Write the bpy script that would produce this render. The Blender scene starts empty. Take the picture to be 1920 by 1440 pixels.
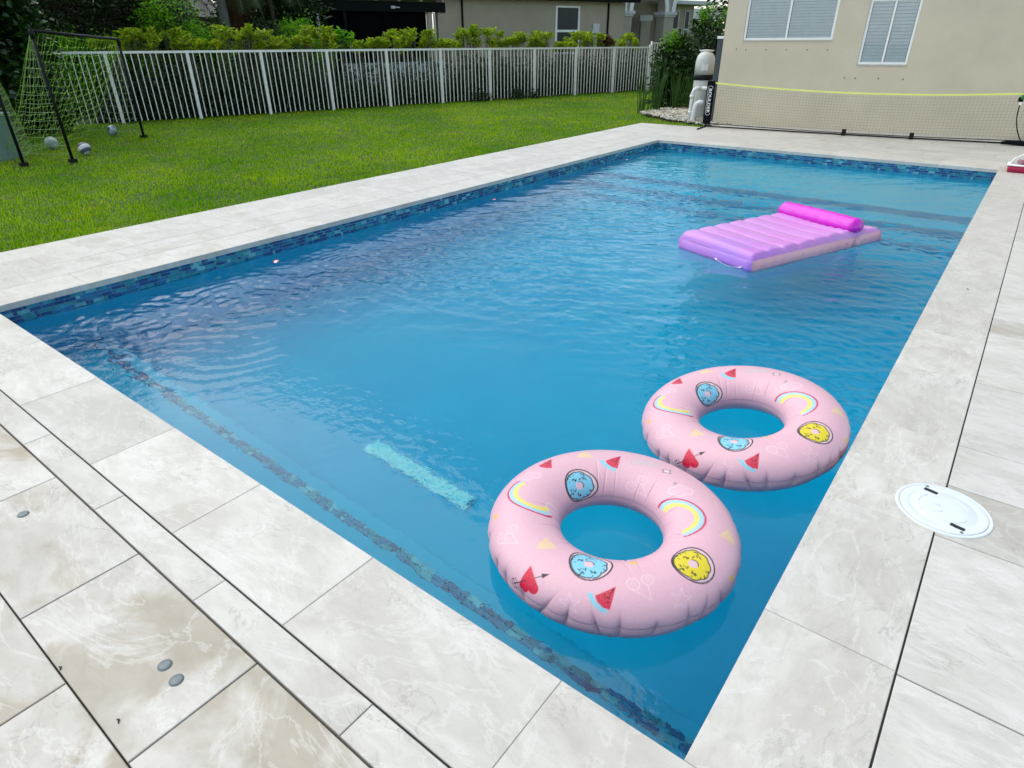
import bpy, bmesh, math, random
import numpy as np
from mathutils import Matrix, Vector
random.seed(7); rng = np.random.default_rng(7)
scene = bpy.context.scene
col = scene.collection
PI = math.pi

# ------------------------------------------------------------------ camera, sky, sun, exposure
cam = bpy.data.cameras.new('camera'); cam_o = bpy.data.objects.new('camera', cam); col.objects.link(cam_o)
cam.sensor_width = 36; cam.lens = 36 * 1179.76 / 1920; cam.clip_start = .05; cam.clip_end = 500
right = Vector((0.79019342, 0.61282614, -0.00620376)); down = Vector((0.28950418, -0.38217777, -0.87756908)); fwd = Vector((-0.54016821, 0.69165329, -0.47941009))
M = Matrix.Identity(4)
for i in range(3):
    M[i][0] = right[i]; M[i][1] = -down[i]; M[i][2] = -fwd[i]
M[0][3], M[1][3], M[2][3] = 0.24162628, -1.00457378, 1.6
cam_o.matrix_world = M
scene.camera = cam_o

SUN_ELEV, SUN_ROT = math.radians(58), math.radians(-98)
world = bpy.data.worlds.new('World'); scene.world = world; world.use_nodes = True
wn = world.node_tree.nodes; wl = world.node_tree.links
bg = wn['Background']; sky = wn.new('ShaderNodeTexSky'); sky.sky_type = 'NISHITA'; sky.sun_disc = False
sky.sun_elevation = SUN_ELEV; sky.sun_rotation = SUN_ROT; sky.air_density = 1.0; sky.dust_density = .9; sky.ozone_density = 1.0
hs = wn.new('ShaderNodeHueSaturation'); hs.inputs['Saturation'].default_value = .70; hs.inputs['Hue'].default_value = .480
# an even, slightly mottled cloud deck
tc = wn.new('ShaderNodeTexCoord'); nz = wn.new('ShaderNodeTexNoise'); nz.inputs['Scale'].default_value = 2.2; nz.inputs['Detail'].default_value = 5
mr = wn.new('ShaderNodeMapRange'); mr.inputs['From Min'].default_value = .3; mr.inputs['From Max'].default_value = .7
mr.inputs['To Min'].default_value = .68; mr.inputs['To Max'].default_value = 1.32
mx = wn.new('ShaderNodeMixRGB'); mx.blend_type = 'MULTIPLY'; mx.inputs[0].default_value = 1
wl.new(tc.outputs['Generated'], nz.inputs['Vector']); wl.new(nz.outputs['Fac'], mr.inputs['Value'])
wl.new(sky.outputs[0], hs.inputs['Color']); wl.new(hs.outputs[0], mx.inputs[1]); wl.new(mr.outputs[0], mx.inputs[2]); wl.new(mx.outputs[0], bg.inputs['Color'])
bg.inputs['Strength'].default_value = .15
sun = bpy.data.lights.new('sun', 'SUN'); sun.energy = 1.5; sun.angle = math.radians(80); sun.color = (1, .92, .76)
sun_o = bpy.data.objects.new('sun', sun); col.objects.link(sun_o)
sd = Vector((math.sin(SUN_ROT) * math.cos(SUN_ELEV), math.cos(SUN_ROT) * math.cos(SUN_ELEV), math.sin(SUN_ELEV)))
sun_o.rotation_euler = sd.to_track_quat('Z', 'Y').to_euler()
vs = scene.view_settings; vs.view_transform = 'Standard'; vs.look = 'None'; vs.exposure = 0.64; vs.gamma = 1; vs.use_curve_mapping = False
cy = scene.cycles
cy.use_denoising = True; cy.max_bounces = 12; cy.transmission_bounces = 8; cy.transparent_max_bounces = 12; cy.diffuse_bounces = 6; cy.glossy_bounces = 3
cy.volume_bounces = 0; cy.sample_clamp_indirect = 6; cy.caustics_refractive = True; cy.caustics_reflective = True

# ------------------------------------------------------------------ small tools
def lin(r, g, b):
    f = lambda c: ((c / 255 + .055) / 1.055) ** 2.4 if c > 10 else c / 255 / 12.92
    return (f(r), f(g), f(b), 1)

class NT:
    def __init__(s, name):
        s.m = bpy.data.materials.new(name); s.m.use_nodes = True; s.t = s.m.node_tree; s.n = s.t.nodes; s.l = s.t.links
        s.b = s.n['Principled BSDF']; s.out = s.n['Material Output']
    def new(s, kind, **kw):
        nd = s.n.new('ShaderNode' + kind)
        for k, v in kw.items():
            if k in nd.inputs.keys(): s.set(nd, k, v)
            else: setattr(nd, k, v)
        return nd
    def set(s, nd, k, v):
        i = nd.inputs[k]
        if isinstance(v, bpy.types.NodeSocket): s.l.new(v, i)
        elif isinstance(v, bpy.types.Node): s.l.new(v.outputs[0], i)
        else:
            if hasattr(i.default_value, '__len__') and not hasattr(v, '__len__'): v = (v,) * len(i.default_value)
            if hasattr(i.default_value, '__len__') and len(i.default_value) == 4 and len(v) == 3: v = (*v, 1)
            i.default_value = v
    def noise(s, scale, detail=3, vec=None, rough=.5, dist=0):
        nd = s.new('TexNoise', Scale=scale, Detail=detail, Roughness=rough, Distortion=dist)
        if vec is not None: s.set(nd, 'Vector', vec)
        return nd.outputs['Fac']
    def rng(s, val, a, b, c=0., d=1.):
        nd = s.new('MapRange'); s.set(nd, 'Value', val); s.set(nd, 'From Min', a); s.set(nd, 'From Max', b); s.set(nd, 'To Min', c); s.set(nd, 'To Max', d)
        return nd.outputs[0]
    def mix(s, fac, a, b, mode='MIX'):
        nd = s.new('MixRGB', blend_type=mode); s.set(nd, 'Fac', fac); s.set(nd, 'Color1', a); s.set(nd, 'Color2', b)
        return nd.outputs[0]
    def math(s, op, a, b=0., c=None):
        nd = s.new('Math', operation=op)
        for k, v in enumerate((a, b)):
            if isinstance(v, (bpy.types.NodeSocket,)): s.l.new(v, nd.inputs[k])
            else: nd.inputs[k].default_value = v
        return nd.outputs[0]
    def ramp(s, fac, stops):
        nd = s.new('ValToRGB'); s.set(nd, 'Fac', fac); e = nd.color_ramp.elements
        while len(e) < len(stops): e.new(.5)
        for el, (p, c) in zip(e, stops): el.position = p; el.color = (*c[:3], 1)
        return nd.outputs[0]
    def bump(s, h, strength=.3, dist=.01):
        nd = s.new('Bump', Strength=strength, Distance=dist); s.set(nd, 'Height', h); s.set(s.b, 'Normal', nd.outputs[0])
    def pos(s): return s.new('NewGeometry').outputs['Position']
    def obj(s): return s.new('TexCoord').outputs['Object']
    def isl(s): return s.new('NewGeometry').outputs['Random Per Island']
    def orand(s): return s.new('ObjectInfo').outputs['Random']

def simple(name, c, rough=.5, var=.12, scale=20, metal=0, bump=0, bscale=60, spec=.5):
    t = NT(name); n = t.noise(scale, 4, t.obj())
    f = t.rng(n, .25, .75, 1 - var, 1 + var)
    cc = t.mix(1., (*c[:3], 1), f, 'MULTIPLY')
    t.set(t.b, 'Base Color', cc); t.set(t.b, 'Roughness', rough); t.set(t.b, 'Metallic', metal); t.set(t.b, 'Specular IOR Level', spec)
    if bump: t.bump(t.noise(bscale, 4, t.obj()), bump, .01)
    return t.m

class MB:
    def __init__(s, tr=None): s.v = []; s.f = []; s.mi = []; s.tr = tr; s.cm = 0
    def add(s, vs, fs):
        o = len(s.v)
        s.v += [s.tr(*p) for p in vs] if s.tr else [tuple(p) for p in vs]
        s.f += [tuple(i + o for i in f) for f in fs]; s.mi += [s.cm] * len(fs)
        return s
    def box(s, x0, x1, y0, y1, z0, z1):
        return s.add([(x0,y0,z0),(x1,y0,z0),(x1,y1,z0),(x0,y1,z0),(x0,y0,z1),(x1,y0,z1),(x1,y1,z1),(x0,y1,z1)],
                     [(0,3,2,1),(4,5,6,7),(0,1,5,4),(1,2,6,5),(2,3,7,6),(3,0,4,7)])
    def cbox(s, x0, x1, y0, y1, z0, z1, c=.003):
        # box with its top edge chamfered
        return s.add([(x0,y0,z0),(x1,y0,z0),(x1,y1,z0),(x0,y1,z0),(x0,y0,z1-c),(x1,y0,z1-c),(x1,y1,z1-c),(x0,y1,z1-c),
                      (x0+c,y0+c,z1),(x1-c,y0+c,z1),(x1-c,y1-c,z1),(x0+c,y1-c,z1)],
                     [(0,3,2,1),(0,1,5,4),(1,2,6,5),(2,3,7,6),(3,0,4,7),(4,5,9,8),(5,6,10,9),(6,7,11,10),(7,4,8,11),(8,9,10,11)])
    def quad(s, a, b, c, d): return s.add([a, b, c, d], [(0,1,2,3)])
    def tube(s, pts, r, n=8, caps=True):
        P = [Vector(p) for p in pts]; rs = r if hasattr(r, '__len__') else [r] * len(P)
        vs = []; fs = []; prev = None
        for i, p in enumerate(P):
            t = (P[min(i+1, len(P)-1)] - P[max(i-1, 0)]).normalized()
            if prev is None: a = t.orthogonal().normalized()
            else: a = (prev - t * prev.dot(t)).normalized()
            prev = a; b = t.cross(a)
            for k in range(n):
                q = p + (a * math.cos(2*PI*k/n) + b * math.sin(2*PI*k/n)) * rs[i]; vs.append(tuple(q))
        for i in range(len(P)-1):
            for k in range(n):
                k2 = (k+1) % n; fs.append((i*n+k, i*n+k2, (i+1)*n+k2, (i+1)*n+k))
        if caps: fs.append(tuple(range(n))[::-1]); fs.append(tuple((len(P)-1)*n+k for k in range(n)))
        return s.add(vs, fs)
    def lathe(s, prof, cx=0, cy=0, n=24, sx=1, sy=1):
        vs = []; fs = []
        for r, z in prof:
            for k in range(n): vs.append((cx + sx*r*math.cos(2*PI*k/n), cy + sy*r*math.sin(2*PI*k/n), z))
        for i in range(len(prof)-1):
            for k in range(n):
                k2 = (k+1) % n; fs.append((i*n+k, i*n+k2, (i+1)*n+k2, (i+1)*n+k))
        fs.append(tuple(range(n))[::-1]); fs.append(tuple((len(prof)-1)*n+k for k in range(n)))
        return s.add(vs, fs)
    def mesh(s, name, mats, smooth=False, org=(0,0,0)):
        me = bpy.data.meshes.new(name)
        ox, oy, oz = org
        me.from_pydata([(x-ox, y-oy, z-oz) for x, y, z in s.v], [], s.f)
        for m in (mats if isinstance(mats, (list, tuple)) else [mats]): me.materials.append(m)
        me.polygons.foreach_set('material_index', s.mi)
        if smooth: me.polygons.foreach_set('use_smooth', [True]*len(me.polygons))
        me.update(); return me

def meta(o, label=None, cat=None, group=None, kind=None):
    if label: o['label'] = label
    if cat: o['category'] = cat
    if group: o['group'] = group
    if kind: o['kind'] = kind
    return o
def link(name, me, parent=None, loc=None):
    o = bpy.data.objects.new(name, me); col.objects.link(o)
    if parent: o.parent = parent
    if loc is not None: o.location = loc
    return o
def abs_org(o):
    x = Vector((0,0,0))
    while o: x += o.location; o = o.parent
    return x
def part(name, mb, mats, parent=None, smooth=False, origin=None):
    """mesh built in world coordinates (or local ones of its parent when origin='local'); parents are never rotated at this point"""
    org = (0,0,0)
    if origin != 'local' and parent is not None: org = tuple(abs_org(parent))
    return link(name, mb.mesh(name, mats, smooth, org), parent)
def thing(name, label, cat, loc=(0,0,0), group=None):
    o = link(name, None, None, loc); o.empty_display_size = .1
    return meta(o, label, cat, group)
def solo(name, mb, mats, label, cat, smooth=False, group=None, loc=None):
    c = np.array(mb.v); org = tuple(((c.min(0)+c.max(0))/2)[:2]) + (float(c[:,2].min()),) if loc is None else loc
    o = link(name, mb.mesh(name, mats, smooth, org), None, org)
    return meta(o, label, cat, group)
def npmesh(name, V, F, mats, smooth=False, mi=None):
    """V (n,3) and F (m,k) arrays -> mesh, fast"""
    me = bpy.data.meshes.new(name); k = F.shape[1]
    me.vertices.add(len(V)); me.vertices.foreach_set('co', V.astype(np.float32).ravel())
    me.loops.add(F.size); me.loops.foreach_set('vertex_index', F.astype(np.int32).ravel())
    me.polygons.add(len(F)); me.polygons.foreach_set('loop_start', np.arange(0, F.size, k, dtype=np.int32))
    try: me.polygons.foreach_set('loop_total', np.full(len(F), k, dtype=np.int32))
    except Exception: pass
    for m in (mats if isinstance(mats, (list, tuple)) else [mats]): me.materials.append(m)
    if mi is not None: me.polygons.foreach_set('material_index', mi.astype(np.int32))
    me.polygons.foreach_set('use_smooth', np.full(len(F), smooth))
    me.update(calc_edges=True); me.validate(); return me

# frames of reference: the fence / neighbour line and the beige house wall
FP = np.array([-16.379, 5.832]); FU = np.array([.3067, .9518]); FN = np.array([-.9518, .3067])
def fence_tr(off=0.):
    return lambda s, d, z: (FP[0] + FU[0]*s + FN[0]*(off+d), FP[1] + FU[1]*s + FN[1]*(off+d), z)
WP = np.array([-5.19, 13.177]); WU = np.array([.98902, .14776]); WN = np.array([-.14776, .98902])
def wall_tr(s, d, z): return (WP[0] + WU[0]*s + WN[0]*d, WP[1] + WU[1]*s + WN[1]*d, z)

# ------------------------------------------------------------------ materials
def travertine(name, light, mid, tan, tan_amt, streak):
    t = NT(name)
    rnd = t.new('Math', operation='FRACT'); s_ = t.math('ADD', t.orand(), t.isl()); t.l.new(s_, rnd.inputs[0]); r = rnd.outputs[0]
    off = t.new('CombineXYZ'); t.set(off, 'X', t.math('MULTIPLY', r, 57.)); t.set(off, 'Y', t.math('MULTIPLY', r, 91.)); t.set(off, 'Z', t.math('MULTIPLY', r, 33.))
    add = t.new('VectorMath', operation='ADD'); t.l.new(t.pos(), add.inputs[0]); t.l.new(off.outputs[0], add.inputs[1]); p = add.outputs[0]
    mp = t.new('Mapping'); t.set(mp, 'Vector', p); mp.inputs['Scale'].default_value = streak
    sp = mp.outputs[0]
    big = t.noise(2.2, 4, sp, .55, .6); fine = t.noise(9, 6, sp, .62, .8); grain = t.noise(70, 4, p, .7)
    c = t.mix(t.rng(big, .38, .62), light, mid)
    c = t.mix(t.rng(fine, .45, .7, 0, .55), c, tuple(x * .86 for x in mid[:3]))
    # tan clouding
    tn = t.noise(1.7, 5, p, .6, 1.2)
    k = t.rng(tn, .5, .60, 0, 1); k = t.math('MULTIPLY', k, t.math('MULTIPLY', t.rng(r, .1, .8, .25, 1.), tan_amt)); 
    c = t.mix(k, c, t.mix(fine, tan, tuple(x * .72 for x in tan[:3])))
    # thin veins
    v1 = t.noise(3.1, 5, sp, .6, 1.6); v = t.math('ABSOLUTE', t.math('SUBTRACT', v1, .5)); vm = t.rng(v, .0, .016, 1, 0)
    vm = t.math('MULTIPLY', vm, t.rng(t.noise(4, 2, p), .48, .62, 0, .5))
    c = t.mix(vm, c, (.30, .285, .26, 1))
    v2 = t.noise(1.3, 6, sp, .62, 2.2); w = t.rng(t.math('ABSOLUTE', t.math('SUBTRACT', v2, .52)), 0, .02, .35, 0)
    c = t.mix(w, c, (.74, .73, .70, 1))
    c = t.mix(t.rng(grain, .62, .74, 0, .35), c, tuple(x * .6 for x in mid[:3]))
    # whole-stone tone
    tone = t.rng(r, 0, 1, .9, 1.04); c = t.mix(1., c, tone, 'MULTIPLY')
    sp2 = t.noise(240, 2, p, .6); c = t.mix(t.rng(sp2, .60, .70, 0, .22), c, (.30, .28, .25, 1)); c = t.mix(t.rng(t.noise(24, 5, sp, .7, 1.5), .56, .66, 0, .28), c, tuple(x * .80 for x in mid[:3]))
    # small pits
    pit = t.new('TexVoronoi', Scale=38.); t.set(pit, 'Vector', sp); pk = t.rng(pit.outputs['Distance'], .03, .07, 1, 0)
    pk = t.math('MULTIPLY', pk, t.rng(t.noise(3, 2, p), .55, .65, 0, .6)); c = t.mix(pk, c, (.2, .17, .13, 1))
    t.set(t.b, 'Base Color', c); t.set(t.b, 'Roughness', t.rng(big, .3, .7, .38, .6)); t.set(t.b, 'Specular IOR Level', .45)
    h = t.math('ADD', t.math('MULTIPLY', fine, .5), t.math('MULTIPLY', grain, .3)); h = t.math('SUBTRACT', h, t.math('MULTIPLY', pk, .6))
    t.bump(h, .25, .004); return t.m
M_cope = travertine('travertine_coping', (.65, .62, .575), (.56, .53, .48), (.47, .41, .33), .35, (1, 2.2, 1))
M_cope_y = travertine('travertine_coping_turned', (.65, .62, .575), (.56, .53, .48), (.47, .41, .33), .35, (2.0, 1., 1))
M_pave = travertine('travertine_paver', (.62, .59, .545), (.51, .475, .42), (.42, .35, .26), .85, (1, 1.7, 1))
M_pave_r = travertine('travertine_paver_bright', (.65, .625, .585), (.56, .535, .495), (.46, .40, .32), .25, (1, 2.7, 1))

def stucco(name, c, dirt=.1):
    t = NT(name); p = t.obj(); n = t.noise(1.3, 4, p, .6); f = t.noise(90, 3, p, .6)
    cc = t.mix(t.rng(n, .35, .65), c, tuple(x * (1 - dirt) for x in c[:3]))
    cc = t.mix(t.rng(f, .6, .75, 0, .15), cc, tuple(x * .7 for x in c[:3]))
    t.set(t.b, 'Base Color', cc); t.set(t.b, 'Roughness', .85); t.bump(t.noise(42, 5, p, .7), .6, .012); return t.m
M_beige = stucco('beige_stucco', (.70, .60, .455))
M_taupe = stucco('taupe_stucco', (.46, .39, .30))
M_taupe2 = stucco('taupe_column_stucco', (.48, .42, .34))
M_white = simple('white_paint', (.93, .92, .89), .4, .05, 8)
M_trim = simple('pale_trim', (.62, .63, .62), .5, .06, 8)
M_blind = simple('white_blind', (.93, .95, .94), .45, .05, 12)
M_glass_dark = simple('dark_window_glass', (.012, .028, .042), .12, .2, 2, spec=.2)
M_black = simple('black_metal', (.007, .008, .009), .5, .15, 30, spec=.2)
M_fabric = simple('black_fabric', (.006, .007, .009), .95, .2, 60, spec=.1)
M_rubber = simple('black_joint_sealant', (.012, .012, .011), .8, .2, 30)
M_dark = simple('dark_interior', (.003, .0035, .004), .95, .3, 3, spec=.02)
M_fascia = simple('dark_fascia', (.008, .011, .011), .8, .2, 6, spec=.1)
M_dirt = simple('dark_soil', (.045, .032, .02), .95, .5, 14, 0, .6, 30)
M_concrete = simple('concrete', (.10, .095, .085), .9, .3, 9, 0, .3)
M_grout = simple('pale_grout', (.36, .44, .46), .8, .1, 30)
M_pvc = simple('white_pvc', (.74, .75, .74), .3, .05, 10)
M_tank = simple('cream_tank_plastic', (.58, .59, .56), .35, .06, 6)
M_steel = simple('brushed_steel', (.16, .19, .20), .5, .15, 80, .3)

def leafmat(name, cols, spec=.5, rough=.4, trans=.25, patch=None):
    t = NT(name); r = t.isl()
    n = len(cols); c = t.ramp(r, [(i/(n-1) if n > 1 else 0, cc) for i, cc in enumerate(cols)])
    nb = t.noise(1.4, 3, t.pos()); c = t.mix(t.rng(nb, .35, .65, .0, .45), c, cols[0])
    t.set(t.b, 'Base Color', c); t.set(t.b, 'Roughness', rough); t.set(t.b, 'Specular IOR Level', spec)
    tr = t.new('BsdfTranslucent'); t.set(tr, 'Color', t.mix(1., c, (1.0, 1.3, .5, 1), 'MULTIPLY'))
    ms = t.new('MixShader'); ms.inputs[0].default_value = trans; t.l.new(t.b.outputs[0], ms.inputs[1]); t.l.new(tr.outputs[0], ms.inputs[2]); t.l.new(ms.outputs[0], t.out.inputs['Surface'])
    return t.m
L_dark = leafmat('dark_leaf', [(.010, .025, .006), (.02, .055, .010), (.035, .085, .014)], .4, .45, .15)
L_sea = leafmat('sea_grape_leaf', [(.008, .028, .006), (.02, .07, .010), (.05, .13, .02)], .6, .35, .2)
L_brownhedge = leafmat('bronze_hedge_leaf', [(.018, .018, .008), (.035, .04, .015), (.06, .055, .025)], .4, .5, .1)
L_bright = leafmat('bright_green_leaf', [(.06, .20, .005), (.16, .42, .008), (.32, .56, .010)], .4, .45, .3)
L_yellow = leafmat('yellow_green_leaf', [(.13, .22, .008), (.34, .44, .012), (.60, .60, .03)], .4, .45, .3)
L_red = leafmat('dark_red_leaf', [(.06, .012, .014), (.12, .02, .02), (.05, .03, .012)], .4, .45, .2)
L_palm = leafmat('palm_leaf', [(.03, .06, .012), (.06, .10, .02), (.11, .12, .04)], .4, .5, .2)
L_dead = leafmat('dry_frond', [(.08, .035, .012), (.13, .06, .02), (.06, .03, .01)], .3, .7, .1)
L_reed = leafmat('reed_green', [(.02, .07, .010), (.045, .13, .015), (.08, .18, .03)], .3, .5, .1)
M_stem = simple('grey_tan_stem', (.13, .115, .085), .85, .3, 14)
M_trunk = simple('grey_palm_trunk', (.15, .155, .14), .9, .3, 7, 0, .5, 20)
M_trunk2 = simple('brown_trunk', (.06, .04, .028), .9, .35, 9, 0, .6, 25)

# ================================================================== SETTING
WZ = -0.155                                     # water level
PX0, PX1, PY0, PY1 = -5.125, .02, -.02, 10.21  # pool walls
# ground: one sheet with the pool cut out of it
t = NT('lawn_soil'); p = t.pos()
c = t.mix(t.rng(t.noise(.5, 4, p), .4, .6), (.035, .075, .008, 1), (.07, .12, .012, 1))
c = t.mix(t.rng(t.noise(9, 5, p), .5, .7, 0, .7), c, (.03, .022, .012, 1)); t.set(t.b, 'Base Color', c); t.set(t.b, 'Roughness', .95); t.bump(t.noise(40, 4, p), .5, .02); M_soil = t.m
mb = MB(); G = 220.; gz = -.03
o_ = [(-G,-G),(G,-G),(G,G),(-G,G)]; i_ = [(PX0-.05,PY0-.05),(PX1+.05,PY0-.05),(PX1+.05,PY1+.05),(PX0-.05,PY1+.05)]
mb.add([(x,y,gz) for x,y in o_+i_], [(0,1,5,4),(1,2,6,5),(2,3,7,6),(3,0,4,7)])
meta(link('ground', mb.mesh('ground', M_soil)), 'dark soil under the lawn and around the houses', kind='structure')

# deck slab
deck = link('pool_deck', None); meta(deck, 'pale travertine deck around the pool', kind='structure')
mb = MB(); bz = -.024
mb.box(-6.6, 6, -5, PY0-.03, -.20, bz); mb.box(PX1+.03, 6, PY0-.03, PY1+.03, -.20, bz); mb.box(-6.6, PX0-.03, PY0-.03, PY1+.03, -.20, bz)
mb.box(-6.6, 6, PY1+.03, 12.42, -.20, bz); mb.box(-5.16, 6, 12.42, 15.2, -.20, bz)
part('deck_slab', mb, M_concrete, deck)
# light grout bedding under the coping
mb = MB(); gz2 = -.0045
mb.box(-5.47, .372, -.372, -.004, bz-.01, gz2); mb.box(.004, .372, -.003, 10.55, bz-.01, gz2); mb.box(-5.47, -5.104, -.003, 10.55, bz-.01, gz2); mb.box(-5.103, .003, 10.194, 10.55, bz-.01, gz2); mb.box(-6.59, -5.485, -.485, 12.41, bz-.01, -.003); mb.box(-5.48, 2.4, 10.575, 12.41, bz-.01, -.003)
part('grout_bed', mb, simple('coping_grout', (.40, .385, .35), .9, .15, 20), deck)

_pm = {}
def stone(name, x0, x1, y0, y1, m, gap, thick, ch=.002):
    w, h = round(x1-x0-gap, 4), round(y1-y0-gap, 4)
    if w < .02 or h < .02: return
    k = (w, h, m.name, thick)
    if k not in _pm: _pm[k] = MB().cbox(-w/2, w/2, -h/2, h/2, -thick, 0, ch).mesh(name, m)
    return link(name, _pm[k], deck, ((x0+x1)/2, (y0+y1)/2, random.uniform(-.0007, .0005)))
# coping: near side, right side, left side, far side
def strip(cuts, fn):
    for a, b in zip(cuts[:-1], cuts[1:]): fn(a, b)
strip([-5.475, -5.1, -4.2, -3.4, -2.57, -1.86, -1.17, -.37, .375], lambda a, b: stone('coping_stone', a, b, -.372, 0, M_cope, .0016, .045))
strip([0, .61, 1.345, 2.07, 2.80, 3.40, 4.06, 4.80, 5.55, 6.30, 7.03, 7.78, 8.5, 9.2, 10.565], lambda a, b: stone('coping_stone', 0, .3755, a, b, M_cope_y, .0016, .045))
strip([0, .62, 1.36, 2.1, 2.84, 3.6, 4.33, 5.07, 5.8, 6.55, 7.3, 8.02, 8.77, 9.5, 10.565], lambda a, b: stone('coping_stone', -5.475, -5.1, a, b, M_cope, .0016, .045))
strip([-5.1, -4.4, -3.66, -2.93, -2.2, -1.46, -.72, 0], lambda a, b: stone('coping_stone', a, b, 10.19, 10.565, M_cope, .0016, .045))
# narrow row beyond the black joint
strip([-6.6, -5.96, -5.21, -4.47, -3.72, -2.98, -2.235, -1.487, -.742, 0, .385], lambda a, b: stone('narrow_paver', a, b, -.493, -.3775, M_cope, .0025, .024))
# big pavers of the near deck (and the rest of the deck, out of the frame, as one joined piece)
rest = MB()
def field(x0, x1, y0, y1, lx, ly, m, shift, inview, gap=.005, along='x'):
    if along == 'x':
        y, r = y1, 0
        while y > y0 + .02:
            ya = max(y - ly, y0); x = x0 - shift[r % len(shift)]
            while x < x1:
                a, b = max(x, x0), min(x+lx, x1)
                if b - a > .03:
                    if inview((a+b)/2, (ya+y)/2): stone('paver', a, b, ya, y, m, gap, .024)
                    else: rest.cbox(a+gap/2, b-gap/2, ya+gap/2, y-gap/2, -.024, 0, .002)
                x += lx
            y = ya; r += 1
near_view = lambda x, y: y > -1.3 and x < .7 and x > -5.2
field(-6.6, .378, -3.1, -.497, .74, .37, M_pave, [(-6.6+.0) - (-1.11-.74*8), (-6.6) - (-1.485-.74*7)], near_view)
# right of the right-hand joint: rows across, depths as in the photograph
ys = [-.497, -.12, .25, .60, 1.33, 1.70, 2.06, 2.80, 3.60, 3.89, 4.26, 5.02, 5.39, 6.12, 6.5, 7.24, 7.6, 8.34, 8.7, 9.44, 9.81, 10.56]
for k, (a, b) in enumerate(zip(ys[:-1], ys[1:])):
    c0 = [.378, 1.13, 1.87, 2.6][:]; 
    if k % 2: c0 = [.378, .92, 1.66, 2.6]
    for u, v in zip(c0[:-1], c0[1:]):
        if u < 1.0: 
            o = stone('paver', u, v, a, b, M_pave if k in (4, 8) else M_pave_r, .005, .024)
            if k == 8: o['label'] = 'tan paver among white ones'
        else: rest.cbox(u+.0025, v-.0025, a+.0025, b-.0025, -.024, 0, .002)
rest.box(2.603, 6, -3.1, 10.56, -.024, -.0005)
rest.box(.388, 6, -3.1, -.5, -.024, -.0005)
# left strip and far strip
for k, xa in enumerate([-6.6, -6.227, -5.853]):
    y = -.49 + (0, .35, .12)[k]
    while y < 10.56:
        yb = min(y + .74, 10.565)
        stone('paver', xa, xa+.374 if k < 2 else -5.479, y, yb, M_cope, .0018, .024); y = yb
for r in range(5):
    ya = 10.569 + r*.371; yb = min(ya+.371, 12.42); x = -6.6 - (0, .37, .18, .55, .1)[r]
    while x < 2.4:
        a, b = max(x, -6.6), x+.74
        if yb - ya > .05: stone('paver', a, b, ya, yb, M_pave_r if r % 2 else M_cope, .002, .024)
        x = b
for r in range(4):
    ya = 12.42 + r*.371; yb = ya+.371; x = -5.16
    while x < 2.2:
        b = x + (.74 if x > -5.1 or r % 2 else .37)
        if 13.177 + .1494*(b+5.19) > ya: stone('paver', x, b, ya, yb, M_pave_r if r % 2 else M_cope, .003, .024)
        x = b
rest.box(2.42, 6, 10.57, 12.42, -.024, -.0005); rest.box(2.42, 6, 12.421, 15, -.024, -.0005)
meta(part('far_pavers', rest, M_pave_r, deck), kind='stuff')
# black expansion joint
mb = MB(); mb.box(-6.6, .378, -.3785, -.3728, -.02, -.004); mb.box(.3750, .3795, -.372, 10.56, -.02, -.004); mb.box(-5.4785, -5.4765, -.372, 10.56, -.02, -.006)
part('expansion_joint', mb, M_rubber, deck)

# ---- pool shell
t = NT('blue_plaster'); p = t.pos()
c = t.mix(t.rng(t.noise(1.2, 4, p), .35, .65), (.003, .47, .69, 1), (.005, .53, .73, 1))
c = t.mix(t.rng(t.noise(120, 3, p), .55, .75, 0, .3), c, (.08, .55, .75, 1)); t.set(t.b, 'Base Color', c); t.set(t.b, 'Roughness', .8); M_plaster = t.m
shell = link('pool_shell', None); meta(shell, 'blue plastered inside of the rectangular pool', kind='structure')
mb = MB(); F0 = -1.42; F1 = -1.14
prof = [(PY0, F0), (3.6, F0), (6.6, F1), (PY1, F1)]
for (a, za), (b, zb) in zip(prof[:-1], prof[1:]):
    mb.quad((PX0, a, za), (PX1, a, za), (PX1, b, zb), (PX0, b, zb))
    mb.quad((PX0, a, -.043), (PX0, a, za), (PX0, b, zb), (PX0, b, -.043))
    mb.quad((PX1, a, za), (PX1, a, -.043), (PX1, b, -.043), (PX1, b, zb))
mb.quad((PX0, PY0, F0), (PX0, PY0, -.043), (PX1, PY0, -.043), (PX1, PY0, F0))
mb.quad((PX0, PY1, -.043), (PX0, PY1, F1), (PX1, PY1, F1), (PX1, PY1, -.043))
part('basin', mb, M_plaster, shell)
part('bench', MB().cbox(PX0-.01, PX1+.01, PY0-.01, .63, -1.75, -1.0, .012), M_plaster, shell)
part('sun_shelf', MB().cbox(PX0-.01, PX1+.01, 7.92, PY1+.01, -1.3, -.43, .012), M_plaster, shell)
part('step', MB().cbox(PX0-.012, PX1+.012, 7.46, 7.915, -1.3, -.69, .012), M_plaster, shell)
part('step', MB().cbox(PX0-.014, PX1+.014, 7.02, 7.455, -1.3, -.95, .012), M_plaster, shell)

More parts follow.
